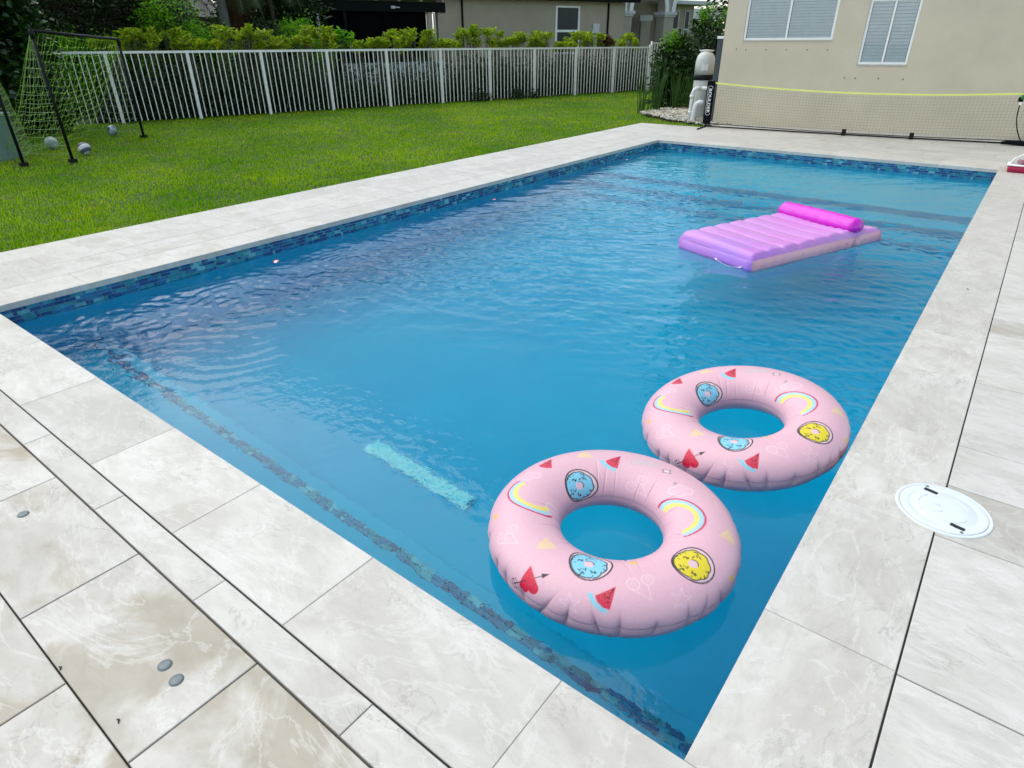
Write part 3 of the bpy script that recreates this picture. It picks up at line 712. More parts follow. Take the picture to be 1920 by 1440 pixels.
mb = MB(); mb.quad(bw(0, 0, -.245), bw(0, L_, -.245), bw(W_, L_, -.245), bw(W_, 0, -.245)); part('bottom_sheet', mb, M_salmon, bed)
# pillow roll across the head, sagging at the right end
mb = MB(); pts = []; rad = []
for i in range(33):
    u_ = i/32; a = -.02+u_*(W_+.03); b = 1.47+.02*math.sin(u_*3); e_ = min(1, min(u_, 1-u_)/.07)
    pts.append(bw(a, b, .040-.010*u_)); rad.append(.108*math.sqrt(max(.02, 1-(1-e_)**2))*(1+.02*math.sin(i*1.3)))
mb.tube(pts, rad, 24); mb.v = [(x, y, .004+(z-.03)*.60+.02*max(0, (z-.03)/.09)**2) for x, y, z in mb.v]; part('pillow', mb, M_magenta, bed, True)
# white cord hanging at the foot
mb = MB(); pts = [bw(.50+.30*u_, -.030-.02*math.sin(PI*u_), -.135-.045*math.sin(PI*u_)) for u_ in np.linspace(0, 1, 18)]
mb.tube(pts, .006, 7); part('grab_cord', mb, M_white, bed, True)

# pool fittings --------------------------------------------------------
for (y_, z_), lab in zip(((2.21, -.41), (5.50, -.47), (9.08, -.40)), ('glowing pink pool light on the left wall, nearest to the camera', 'glowing pink pool light halfway along the left pool wall', 'glowing pink pool light at the far end of the left wall')):
    th_ = thing('pool_light', lab, 'pool light', (PX0, y_, z_), 'pool lights in the left wall')
    tr = lambda a, b, c: (c, a, b)
    mb = MB(tr); mb.lathe([(.045, 0), (.045, .006), (.032, .012), (.030, .012)], n=20); part('bezel', mb, simple('pool_light_ring', (.5, .55, .58), .3), th_, True, 'local')
    tl = NT('pool_lamp_glow'); tl.set(tl.b, 'Base Color', (.9, .5, .5)); tl.set(tl.b, 'Emission Color', (1., .28, .30)); tl.set(tl.b, 'Emission Strength', 3.0)
    mb = MB(tr); mb.lathe([(.024, .0125), (.020, .016), (.002, .019)], n=18); part('lamp', mb, tl.m, th_, True, 'local')
th_ = thing('return_fitting', 'small white round return fitting under water near the left corner', 'pool fitting', (PX0, 1.63, -.41))
mb = MB(lambda a, b, c: (c, a, b)); mb.lathe([(.035, 0), (.035, .006), (.016, .012), (.012, .006), (.001, .006)], n=20); part('eyeball', mb, M_pvc, th_, True, 'local')
th_ = thing('channel_drain', 'long white channel drain cover on the deep pool floor', 'drain', (-2.27, 1.22, F0))
mb = MB(); mb.cbox(-.45, .45, -.06, .06, .0, .022, .006); part('drain_frame', mb, M_white, th_, False, 'local')
for i in range(21):
    mb = MB(); mb.box(-.43+i*.0415, -.43+i*.0415+.026, -.045, .045, .022, .028); part('slot_bar', mb, M_white, th_, False, 'local')

# skimmer lid ------------------------------------------------------------
sk = thing('skimmer_lid', 'round white plastic skimmer lid with two dark finger slots set in the deck', 'skimmer lid', (.385, 1.51, 0))
M_lid = simple('white_lid_plastic', (.70, .745, .76), .35, .03, 6)
mb = MB(); mb.lathe([(.162, -.01), (.162, .0022), (.158, .0038), (.1495, .0036), (.1485, .0008), (.147, .0008)], n=72); part('collar', mb, M_lid, sk, True, 'local')
mb = MB(); mb.lathe([(.1472, 0), (.1468, .0048), (.143, .0058), (.116, .0060), (.112, .0046), (.109, .0060), (.05, .0064), (.001, .0065)], n=72); part('cover', mb, M_lid, sk, True, 'local')
mb = MB(); mb.box(.149, .1505, -.001, .001, 0, .002)
M_slot = simple('slot_dark', (.012, .016, .02), .6)
for sx_, sy_ in ((-.055, .092), (.055, -.092)):
    mb = MB(); a_ = math.radians(-12); ca2, sa2 = math.cos(a_), math.sin(a_)
    R_ = lambda x, y: (sx_+x*ca2-y*sa2, sy_+x*sa2+y*ca2)
    pts = [R_(-.024, -.009), R_(.024, -.009), R_(.024, .009), R_(-.024, .009)]
    mb.add([(x, y, .0050) for x, y in pts]+[(x, y, .0072) for x, y in pts], [(0, 3, 2, 1), (4, 5, 6, 7), (0, 1, 5, 4), (1, 2, 6, 5), (2, 3, 7, 6), (3, 0, 4, 7)]); part('finger_slot', mb, M_slot, sk, False, 'local')
    mb = MB(); mb.lathe([(.006, .004), (.006, .0068), (.001, .007)], sx_*1.28, sy_*1.28, 12); part('screw', mb, M_steel, sk, True, 'local')
# raised arc rib and arrow on the lid
mb = MB()
for k in range(3):
    pts = [(.085*math.cos(a), .085*math.sin(a), .0066) for a in np.linspace(.3+k*2.1, 1.7+k*2.1, 12)]; mb.tube(pts, .0016, 5)
mb.tube([(-.06, .01, .0066), (-.01, .01, .0066)], .0014, 5); mb.tube([(-.03, -.045, .0066), (0, -.02, .0066)], .0014, 5)
part('moulded_rib', mb, M_lid, sk, True, 'local')

# deck anchor caps -------------------------------------------------------
caps = [((-2.425, -.672), 'lone grey metal anchor cap in the deck near the left edge of the photo'), ((-1.318, -.668), 'grey anchor cap in the deck, upper left one of the close pair'), ((-1.243, -.672), 'grey anchor cap in the deck, lower right one of the close pair')]
for (x_, y_), lab in caps:
    o = thing('anchor_cap', lab, 'deck anchor', (x_, y_, 0), 'steel anchor caps in the deck')
    mb = MB(); mb.lathe([(.0185, -.004), (.0185, .0022), (.016, .0042), (.009, .0052), (.001, .0055)], n=28); part('cap', mb, M_steel, o, True, 'local')
    mb = MB(); mb.lathe([(.0205, -.004), (.0205, .0012), (.0183, .0016)], n=28); part('flange', mb, M_steel, o, True, 'local')

# little debris on the deck -----------------------------------------------
for (x_, y_), lab in (((.19, 4.42), 'tiny black twig bit on the right-hand coping'), ((-1.55, -.86), 'small dark leaf crumb on the near deck'), ((-1.245, -.83), 'dark dry leaf bit on the near deck close to the anchor caps')):
    mb = MB(); mb.tube([(x_-.009, y_, .002), (x_-.002, y_+.003, .003), (x_+.008, y_-.003, .002)], [.0012, .0028, .001], 6); solo('leaf_bit', mb, M_dirt, lab, 'leaf bit', True)

# clear domed container with crimson tray -----------------------------------
ct = thing('clear_lidded_tub', 'crimson tray with clear domed lid standing on the deck at the far right corner', 'container', (.30, 10.17, 0))
M_crim = simple('crimson_plastic', (.40, .006, .06), .3)
def rrect(hx, hy, r, z, n=6):
    out = []
    for cx_, cy_, a0 in ((hx-r, hy-r, 0), (-hx+r, hy-r, PI/2), (-hx+r, -hy+r, PI), (hx-r, -hy+r, 1.5*PI)):
        for k in range(n): a = a0+PI/2*k/(n-1); out.append((cx_+r*math.cos(a), cy_+r*math.sin(a), z))
    return out
def loft(mb, rings, capb=True, capt=True):
    n = len(rings[0]); vs_ = [p for r in rings for p in r]; fs_ = []
    for i in range(len(rings)-1):
        for k in range(n): fs_.append((i*n+k, i*n+(k+1) % n, (i+1)*n+(k+1) % n, (i+1)*n+k))
    if capb: fs_.append(tuple(range(n))[::-1])
    if capt: fs_.append(tuple((len(rings)-1)*n+k for k in range(n)))
    return mb.add(vs_, fs_)
part('tray', loft(MB(), [rrect(.20, .13, .03, .0), rrect(.215, .145, .035, .085)]), M_crim, ct, True, 'local')
part('rim', loft(MB(), [rrect(.222, .152, .038, .085), rrect(.225, .155, .04, .092), rrect(.222, .152, .038, .100)]), M_white, ct, True, 'local')
tg = NT('clear_plastic'); tg.n.remove(tg.b); g1 = tg.new('BsdfGlass', Color=(.95, .97, .98, 1), Roughness=.02, IOR=1.1); t2 = tg.new('BsdfTransparent'); ms = tg.new('MixShader'); ms.inputs[0].default_value = .55
tg.l.new(t2.outputs[0], ms.inputs[2]); tg.l.new(g1.outputs[0], ms.inputs[1]); tg.l.new(ms.outputs[0], tg.out.inputs[0])
part('domed_lid', loft(MB(), [rrect(.18, .12, .05, .101), rrect(.17, .115, .06, .16), rrect(.14, .095, .06, .205), rrect(.08, .06, .05, .222)]), tg.m, ct, True, 'local')
mb = MB(); mb.tube([(.19*math.cos(a), -.128, .095+.15*math.sin(a)) for a in np.linspace(0, PI, 20)], .009, 8); part('arched_handle', mb, M_white, ct, True, 'local')
mb = MB()
for i in range(14): mb.lathe([(.004, .095), (.028, .11), (.028, .135), (.004, .15)], random.uniform(-.12, .12), random.uniform(-.07, .07), 8)
part('contents', mb, simple('pink_grey_contents', (.36, .16, .2), .6, .4, 30), ct, True, 'local')

# ================================================================== FENCE
fz = lambda s: 1.445-.004*s                      # rail height falls slightly
T0 = fence_tr(0)
fence = thing('picket_fence', 'long white metal picket fence at the back of the lawn', 'fence', T0(8, 0, 0))
mb = MB(T0)
for i in range(20):
    a, b = -3+i*.985, -3+(i+1)*.985
    mb.add([(a,-.022,fz(a)-.05),(b,-.022,fz(b)-.05),(b,.022,fz(b)-.05),(a,.022,fz(a)-.05),(a,-.022,fz(a)),(b,-.022,fz(b)),(b,.022,fz(b)),(a,.022,fz(a))],
           [(0,3,2,1),(4,5,6,7),(0,1,5,4),(2,3,7,6)])
part('top_rail', mb, M_white, fence)
ang_f = math.atan2(FU[1], FU[0])
post_me = MB().box(-.033, .033, -.033, .033, -.05, 1.40).mesh('post', M_white)
pick_me = MB().box(-.0095, .0095, -.0095, .0095, 0.0, 1.40).mesh('picket', M_white)
fo = Vector(abs_org(fence))
for i in range(-1, 11):
    s = i*1.67
    if i < 10:
        for k in range(1, 13):
            q = T0(s+k*1.67/13, 0, .01+random.uniform(-.006, .006)); o = link('picket', pick_me, fence, Vector(q)-fo)
            o.rotation_euler = (random.gauss(0, .003), random.gauss(0, .006), ang_f); o.scale.z = (fz(s)-.06)/1.40
    q = T0(s, 0, 0); o = link('post', post_me, fence, Vector(q)-fo); o.rotation_euler.z = ang_f; o.scale.z = (fz(s)+(.05 if i == 10 else -.02))/1.40
gate = thing('garden_gate', 'taller white gate panel at the right fence end, half hidden by bushes', 'gate', T0(17.6, 0, 0)); go = Vector(abs_org(gate))
mb = MB(T0); mb.box(16.80, 18.75, -.02, .02, 1.465, 1.51); part('top_rail', mb, M_white, gate)
mb = MB(T0); mb.box(16.80, 18.75, -.016, .016, .12, .155); mb.box(16.80, 18.75, -.014, .014, .80, .83); part('lower_rail', mb, M_white, gate)
for s in (16.77, 17.42, 18.75):
    mb = MB(T0); mb.box(s-.03, s+.03, -.032, .032, -.03, 1.54 if s < 17 else 1.47); part('post', mb, M_white, gate)
for k in range(14):
    s = 16.92+k*.131
    if abs(s-17.42) > .05:
        mb = MB(T0); mb.box(s-.011, s+.011, -.009, .009, .05, 1.47); part('picket', mb, M_white, gate)
mb = MB(T0); mb.box(17.2, 17.36, -.06, .0, .98, 1.02); part('latch', mb, M_white, gate)

# ================================================================== FOLIAGE
def leaves(pts, size, nrm=None, aspect=.55, droop=.2, seed=0, curl=.15, wide=False):
    """leaf-sized folded blades at pts (n,3); returns V, F"""
    g = np.random.default_rng(seed); n = len(pts); s = size*(.6+.7*g.random(n))
    d = g.normal(size=(n, 3)); 
    if nrm is not None: d = d*.75+nrm*1.0
    d[:, 2] = d[:, 2]*.7-droop*g.random(n); d /= np.linalg.norm(d, axis=1)[:, None]
    up = g.normal(size=(n, 3))*.45+np.array([0, 0, 1.]); w = np.cross(d, up); w /= np.linalg.norm(w, axis=1)[:, None]+1e-9
    nn = np.cross(w, d); h = s*aspect/2
    c = lambda a: a[:, None]
    b0 = pts; r1 = pts+d*c(s*.30)+w*c(h*.9)+nn*c(h*.3); r2 = pts+d*c(s*.72)+w*c(h*(.95 if wide else .7))+nn*c(h*.25-curl*s*.3)
    tp = pts+d*c(s)-nn*c(curl*s); l2 = pts+d*c(s*.72)-w*c(h*(.95 if wide else .7))+nn*c(h*.25-curl*s*.3); l1 = pts+d*c(s*.30)-w*c(h*.9)+nn*c(h*.3)
    V = np.stack([b0, r1, r2, tp, l2, l1], 1).reshape(-1, 3); o = (np.arange(n)*6)[:, None]
    F = np.concatenate([o+np.array([[0, 1, 2, 3]]), o+np.array([[0, 3, 4, 5]])], 1).reshape(-1, 4)
    return V, F
def blob(center, rad, ncl, per, size, mat, name, parent, seed, cl=.22, shell=.55, flat_top=None, aspect=.55, droop=.2, wide=False, boxy=False):
    g = np.random.default_rng(seed); c = np.array(center, float); R = np.array(rad, float)
    u = g.normal(size=(ncl, 3)); u /= np.linalg.norm(u, axis=1)[:, None]
    if boxy:
        u = g.uniform(-1, 1, size=(ncl, 3)); ax = g.integers(0, 3, ncl); sg = np.sign(u[np.arange(ncl), ax]); u[np.arange(ncl), ax] = sg
        k = 1-.12*g.random(ncl)
    else: k = shell+(1-shell)*g.random(ncl)**.6
    cc = c+u*R*k[:, None]*(1+.12*g.normal(size=(ncl, 1))*(0 if boxy else 1))
    m = (per*(.5+g.random(ncl))).astype(int); id_ = np.repeat(np.arange(ncl), m)
    pts = cc[id_]+g.normal(size=(len(id_), 3))*cl*np.array([1, 1, .8]); nrm = u[id_]+np.array([0, 0, .35]); nrm /= np.linalg.norm(nrm, axis=1)[:, None]
    V, F = leaves(pts, size, nrm, aspect, droop, seed+1, wide=wide)
    V = V[:]; k = pts[:, 2] > -.02; F = F.reshape(-1, 2, 4)[k].reshape(-1, 4)
    V = V-np.array(abs_org(parent)) if parent else V
    used = np.unique(F); remap = -np.ones(len(V), int); remap[used] = np.arange(len(used))
    return link(name, npmesh(name, V[used], remap[F], mat), parent)
def core(center, rad, parent, seed=0):
    # dark twiggy inside of a crown: crossing branches, so that no daylight hole shows the ground
    g = np.random.default_rng(seed); mb = MB()
    for i in range(26):
        a = g.normal(size=3); a /= np.linalg.norm(a); a[2] = abs(a[2])*.9-.1
        p1 = np.array(center)+a*np.array(rad)*(.6+.35*g.random()); p0 = np.array([center[0]+g.normal()*.08, center[1]+g.normal()*.08, max(.0, center[2]-rad[2]*.9)])
        pm = (p0+p1)/2+g.normal(size=3)*.12; mb.tube([p0, pm, p1], [.022, .014, .006], 5)
    return part('branches', mb, M_stem, parent)

# the hedge trees at the left, behind the goal
for i, (c, r, lab) in enumerate([((-15.6, 2.35, 1.7), (1.15, 1.1, 2.0), 'big dark round-leaved sea grape tree right behind the soccer goal'), ((-16.1, 3.75, 1.5), (.85, .75, 1.75), 'dark leafy tree at the left end of the white fence'),
                     ((-15.2, .2, 2.1), (1.3, 1.4, 2.4), 'dark sea grape tree at the far left, mostly outside the photo')]):
    b = thing('sea_grape_tree', lab, 'tree', (c[0], c[1], 0)); core(c, r, b, i)
    mb = MB(); mb.tube([(c[0], c[1], -.05), (c[0]+.05, c[1], .7), (c[0]-.1, c[1]+.1, c[2])], [.09, .07, .05], 8); part('trunk', mb, M_trunk2, b)
    blob(c, r, 170, 26, .13, L_sea, 'crown', b, 20+i, .16, .7, aspect=.85, wide=True)
    blob((c[0], c[1], c[2]-.1), (r[0]*.75, r[1]*.75, r[2]*.85), 90, 30, .15, L_dark, 'inner_leaves', b, 60+i, .2, .3, aspect=.8)
    if i < 2: blob((c[0]+.1, c[1]+.1, .45), (r[0]*1.0, r[1]*.9, .6), 60, 26, .10, L_dark, 'low_leaves', b, 80+i, .18, .4)
b = thing('ficus_tree', 'tall dark tree rising behind the left end of the fence', 'tree', (-18.8, 3.6, 0)); mb = MB(); mb.tube([(-18.8, 3.6, -.05), (-18.7, 3.6, 3.5), (-18.8, 3.7, 6)], [.16, .13, .08], 8); part('trunk', mb, M_trunk2, b)
blob((-18.8, 3.6, 6.0), (1.7, 1.7, 2.8), 260, 26, .14, L_dark, 'crown', b, 33, .25, .5)
# clipped bronze hedge and bright green shrubs behind the fence
T3 = fence_tr(3.0)
c = T3(.05, 0, 2.6); b = thing('clipped_hedge', 'clipped bronze-green hedge behind the fence, left of the bright shrubs', 'hedge', (c[0], c[1], 0))
blob((c[0], c[1], 1.75), (1.15, 1.05, 1.65), 900, 30, .075, L_brownhedge, 'foliage', b, 41, .10, boxy=True); core((c[0], c[1], 1.4), (.9, .9, 1.2), b)
blob((c[0], c[1], 1.6), (1.0, .95, 1.55), 420, 30, .13, L_dark, 'inner_leaves', b, 42, .22, boxy=True)
for i, (s, off, zc, r, m, lab) in enumerate([(-.5, 1.6, 1.05, (.75, .6, .75), L_bright, 'low bright green shrub against the bronze hedge, left part'), (.55, 1.4, .95, (.7, .6, .72), L_bright, 'low bright green shrub in front of the bronze hedge, right part'),
            (1.75, 2.2, 1.75, (.75, .75, 1.2), L_bright, 'tall fresh green shrub right of the bronze hedge'), (2.3, 1.7, 1.1, (.6, .6, .9), L_bright, 'middle-sized fresh green shrub left of the grey palm trunk'),
            (3.0, 3.4, 1.2, (.7, .7, .85), L_dark, 'dark green shrub beside the grey palm trunk'), (4.4, 3.0, 1.15, (.6, .7, .8), L_dark, 'dark green shrub right of the palm trunks'),
            (5.3, 3.2, 1.35, (.95, .8, .75), L_bright, 'spreading green shrub beside the dark patio of the neighbour house'), (3.6, 1.7, .8, (.6, .5, .75), L_dark, 'low dark shrub in front of the palm trunks')]):
    q = fence_tr(off)(s, 0, 0); b = thing('green_shrub', lab, 'shrub', (q[0], q[1], 0)); core((q[0], q[1], zc), (r[0]*.8, r[1]*.8, r[2]*.8), b, i)
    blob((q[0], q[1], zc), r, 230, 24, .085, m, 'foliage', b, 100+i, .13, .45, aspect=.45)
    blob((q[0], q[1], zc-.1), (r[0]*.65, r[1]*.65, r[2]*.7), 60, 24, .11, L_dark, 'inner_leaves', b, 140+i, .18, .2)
# palms: grey trunk, two brown ones, fronds hanging
def palm(s, off, h, r, mat, lab, nf, seed, fr=1.8):
    q = fence_tr(off)(s, 0, 0); b = thing('palm_tree', lab, 'palm', (q[0], q[1], 0)); g = np.random.default_rng(seed)
    mb = MB(); n = 26; pts = [(q[0]+.10*math.sin(i/n*2), q[1]-.06*i/n, -.05+h*i/n) for i in range(n+1)]
    mb.tube(pts, [r*(1.15-.25*i/n)*(1+.04*(i % 2)) for i in range(n+1)], 14); part('trunk', mb, mat, b, True)
    top = np.array(pts[-1]); Vs, Fs = [], []; o = 0; ribs = MB()
    for k in range(nf):
        az = k*2.4+g.random()*.4; el = g.uniform(-.5, 1.1); n2 = 26; p = top.copy(); d = np.array([math.cos(az)*math.cos(el), math.sin(az)*math.cos(el), math.sin(el)]); path = [p.copy()]
        for j in range(n2): d = d+np.array([0, 0, -.075]); d /= np.linalg.norm(d); p = p+d*fr/n2; path.append(p.copy())
        ribs.tube(path[::3], .012, 4, False)
        for j in range(3, n2):
            tdir = path[j]-path[j-1]; tdir /= np.linalg.norm(tdir); sd_ = np.cross(tdir, [0, 0, 1]); sd_ /= np.linalg.norm(sd_)+1e-9
            for sg in (-1, 1):
                l = .48*math.sin(PI*(j/n2)**.8)+.08; tipv = path[j]+sd_*sg*l*.75+tdir*l*.4+np.array([0, 0, -l*.5]); w = .016
                Vs += [path[j]-tdir*w, path[j]+tdir*w, tipv]; Fs.append((o, o+1, o+2)); o += 3
    Va = np.array(Vs)-np.array(abs_org(b)); link('fronds', npmesh('fronds', Va, np.array(Fs), L_palm), b); part('frond_ribs', ribs, M_stem, b)
    return b
palm(3.55, 4, 4.1, .125, M_trunk, 'grey smooth palm trunk rising behind the fence', 20, 1, 1.7)
b = palm(3.98, 4.2, 3.5, .14, M_trunk2, 'brown palm with dry hanging fronds just right of the grey palm trunk', 18, 2, 1.5)
q = fence_tr(4.1)(3.98, 0, 0); g = np.random.default_rng(4); Vs = []; Fs = []; o = 0
for i in range(240):
    a = g.random()*6.28; r0 = .12+.22*g.random(); z0 = 2.2+2.0*g.random(); L0 = .5+.9*g.random(); x0, y0 = q[0]+r0*math.cos(a), q[1]+r0*math.sin(a); w = .02+.02*g.random()
    Vs += [(x0-w, y0, z0), (x0+w, y0, z0), (x0+.06*g.normal(), y0+.06*g.normal(), z0-L0)]; Fs.append((o, o+1, o+2)); o += 3
link('dry_fronds', npmesh('dry_fronds', np.array(Vs)-np.array(abs_org(b)), np.array(Fs), L_dead), b)
palm(5.05, 4.4, 3.7, .05, M_trunk2, 'thin brown palm trunk between the brown palm and the dark patio', 16, 3, 1.6)
palm(2.4, 4.5, 3.0, .06, M_trunk2, 'young palm with drooping fronds over the bright shrubs', 14, 5, 1.5)

# row of yellow-green shrubs right behind the fence
g = np.random.default_rng(21); s = .15; k = 0; protos = {}
cnt = {}; bayname = ['first', 'second', 'third', 'fourth', 'fifth', 'sixth', 'seventh', 'eighth', 'ninth', 'tenth', 'eleventh']
posname = ['first', 'second', 'third', 'fourth', 'fifth', 'sixth']
def make_shrub(kind, seed):
    root = thing('fence_shrub', 'x', 'shrub'); gg = np.random.default_rng(seed); mb = MB(); tips = []
    for i in range(7):
        a = gg.random()*6.28; r0 = .05+.08*gg.random(); h = 1.42+.34*gg.random(); x1, y1 = (.10+.22*gg.random())*math.cos(a), (.10+.20*gg.random())*math.sin(a)
        p = [(r0*math.cos(a), r0*math.sin(a), -.03), (x1*.5+.03*gg.normal(), y1*.5+.03*gg.normal(), h*.4), (x1*.8+.02*gg.normal(), y1*.9, h*.75), (x1, y1, h)]; mb.tube(p, [.014, .011, .009, .006], 5); tips.append(p[-1])
        for q in range(2):
            a3 = gg.random()*6.28; pb = (x1*.75, y1*.75, h*.68); pe = (x1+.12*math.cos(a3), y1+.12*math.sin(a3), h-.05+.12*gg.random()); mb.tube([pb, pe], [.007, .005], 4); tips.append(pe)
    part('stems', mb, M_stem, root, False, 'local')
    P, N = [], []
    for tp_ in tips:
        m = 15+int(9*gg.random())
        for i in range(m):
            a = gg.random()*6.28; P.append((tp_[0]+.015*gg.normal(), tp_[1]+.015*gg.normal(), tp_[2]-.16*gg.random())); N.append((math.cos(a), math.sin(a), .5+.6*gg.random()))
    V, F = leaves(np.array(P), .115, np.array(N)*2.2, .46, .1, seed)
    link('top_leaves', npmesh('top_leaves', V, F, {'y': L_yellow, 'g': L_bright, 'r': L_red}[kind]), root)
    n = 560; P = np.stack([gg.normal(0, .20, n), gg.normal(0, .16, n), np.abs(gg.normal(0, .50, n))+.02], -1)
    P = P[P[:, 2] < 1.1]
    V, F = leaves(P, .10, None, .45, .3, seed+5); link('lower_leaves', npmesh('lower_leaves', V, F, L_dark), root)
    return root
while s < 16.5:
    kind = 'r' if abs(s-15.2) < .22 else ('g' if (s > 5.2 and s < 6.3 and k % 2) else 'y')
    if not (8.62 < s < 8.95):
        key = (kind, k % (5 if kind == 'y' else 2)); T7 = fence_tr(.45+.35*g.random()); q = T7(s, 0, 0)
        if key not in protos: r_ = protos[key] = make_shrub(kind, 300+k)
        else:
            src = protos[key]; r_ = src.copy(); col.objects.link(r_)
            for ch in list(src.children):
                c_ = ch.copy(); col.objects.link(c_); c_.parent = r_
        r_.location = (q[0], q[1], 0); r_.rotation_euler.z = g.random()*6.28; zz = (1.0+.10*g.random() if s < 12 else .95+.10*g.random()); r_.scale = (1, 1, zz)
        bay = min(int(s//1.67), 9); cnt[bay] = cnt.get(bay, -1)+1; pos_ = cnt[bay]
        if kind == 'r': r_['label'] = 'shrub with dark red leaves behind the white fence near the gate'
        else: r_['label'] = ('green' if kind == 'g' else 'yellow-green')+f' shrub with bare stems behind the {bayname[bay]} fence bay, {posname[pos_]} from its left'
        r_['group'] = 'shrubs in a row behind the white fence'
        k += 1
    s += .40+.10*g.random()
# low dark growth among the stems
g = np.random.default_rng(77); n = 60000; ss = g.uniform(-.5, 18.5, n); dd = g.uniform(.08, 2.4, n); zz = np.abs(g.normal(0, .50, n))*(.85+.35*np.sin(ss*1.9)+.2*np.sin(ss*5.1)); k_ = (zz < 1.15) & ~((ss > 6.2) & (ss < 9.6) & (zz > .45) & (g.random(n) < .9))
P = np.stack([FP[0]+FU[0]*ss+FN[0]*dd, FP[1]+FU[1]*ss+FN[1]*dd, zz], -1)[k_]; V, F = leaves(P, .10, None, .45, .2, 5)
meta(link('undergrowth', npmesh('undergrowth', V, F, L_dark)), 'dark low growth on the ground behind the white fence', 'ground cover', kind='stuff')
# twigs and vines on the fence
mb = MB()
for i in range(150):
    s_ = g.uniform(-.3, 16.6); x_ = T0(s_, .06+.5*g.random(), .02); h = g.uniform(.7, 1.4); e = T0(s_+g.normal()*.35, .06+.4*g.random(), h); m_ = T0(s_+g.normal()*.2, .1+.3*g.random(), h*.55); mb.tube([x_, m_, e], [.007, .005, .003], 4, False)
meta(link('bare_twigs', mb.mesh('bare_twigs', M_stem)), 'bare grey twigs tangled behind the white fence', 'twigs', kind='stuff')
# a few low tufts at the fence foot
for (s_, lab) in ((10.9, 'small dark tuft at the foot of the fence, left of the middle bays'), (11.5, 'bushy dark tuft at the foot of the fence, right one of two'), (9.6, 'flat dark tuft at the fence foot below the gap in the shrubs')):
    q = fence_tr(-.05)(s_, 0, 0); b = thing('weed_tuft', lab, 'weed', (q[0], q[1], 0)); blob((q[0], q[1], .08), (.28, .28, .14), 24, 20, .07, L_dark, 'leaves', b, int(s_*10), .07, .3)

# bushes and reeds between gate and filter
for i, (c, r, lab) in enumerate([((-7.75, 16.3, .90), (.42, .42, .72), 'dark green bush covering the garden gate'), ((-7.15, 17.6, 1.35), (.85, .85, .95), 'tall dark green bush behind the filter tank'), ((-6.2, 18.6, 1.6), (.75, .8, .9), 'dark bush with yellow leaf tips close to the beige house corner')]):
    b = thing('dark_bush', lab, 'bush', (c[0], c[1], 0)); core(c, [q*.8 for q in r], b, i+9)
    blob(c, r, 150, 22, .10, L_sea, 'foliage', b, 400+i, .12, .5, aspect=.6); blob((c[0], c[1], c[2]*.6), (r[0]*.9, r[1]*.9, r[2]*.9), 100, 22, .12, L_dark, 'inner_leaves', b, 430+i, .18, .2)
    blob((c[0]-.05, c[1]-.1, c[2]+r[2]*.85), (r[0]*.6, r[1]*.6, .22), 40, 14, .08, L_bright, 'fresh_leaves', b, 460+i, .06, .5, aspect=.45)
reeds = [((-7.55, 14.30), .95, 24, 'thin green reed clump at the tip of the gravel, leftmost'), ((-7.42, 14.75), 1.15, 34, 'green reed clump second from the left, in front of the fence post'), ((-7.2, 15.4), 1.0, 40, 'thick dark reed clump in the middle of the gravel edge'),
         ((-6.95, 15.75), .9, 46, 'dense reed clump right of the middle one'), ((-6.6, 15.9), .85, 50, 'dense reed clump nearest to the filter tank'), ((-6.3, 15.5), .8, 40, 'low reed clump just left of the filter tank')]
for i, ((x_, y_), h, n, lab) in enumerate(reeds):
    b = thing('reed_clump', lab, 'reeds', (x_, y_, 0), 'reed clumps along the gravel bed'); g = np.random.default_rng(500+i); mb = MB()
    for k in range(n):
        a = g.random()*6.28; r0 = abs(g.normal())*.10; hh = h*(.55+.5*g.random()); le = .03+.14*g.random()
        p0 = (x_+r0*math.cos(a), y_+r0*math.sin(a), -.02); p1 = (p0[0]+le*.4*math.cos(a), p0[1]+le*.4*math.sin(a), hh*.55); p2 = (p0[0]+le*math.cos(a), p0[1]+le*math.sin(a), hh); mb.tube([p0, p1, p2], [.0075, .0065, .003], 5)
    part('stalks', mb, L_reed, b)
# trees beyond, closing the gap at the right
for i, (c, r, lab) in enumerate([((-8.6, 25.0, 3.4), (1.7, 1.8, 1.6), 'dark tree beyond the neighbour house corner, next to the beige wall'), ((-6.2, 24, 2.4), (1.3, 1.5, 2.3), 'dark tree behind the beige house corner'), ((-12, 38, 4.5), (3.5, 3.5, 3.5), 'distant tree between the two houses')]):
    b = thing('shade_tree', lab, 'tree', (c[0], c[1], 0)); mb = MB(); mb.tube([(c[0], c[1], -.05), (c[0], c[1], c[2]*.6), (c[0]+.2, c[1], c[2])], [.15, .12, .06], 8); part('trunk', mb, M_trunk2, b)
    blob(c, r, 170, 24, .17, L_dark, 'crown', b, 600+i, .25, .45); blob((c[0], c[1], c[2]-.2), (r[0]*.8, r[1]*.8, r[2]*.8), 70, 24, .2, L_dark, 'inner_leaves', b, 640+i, .35, .2)

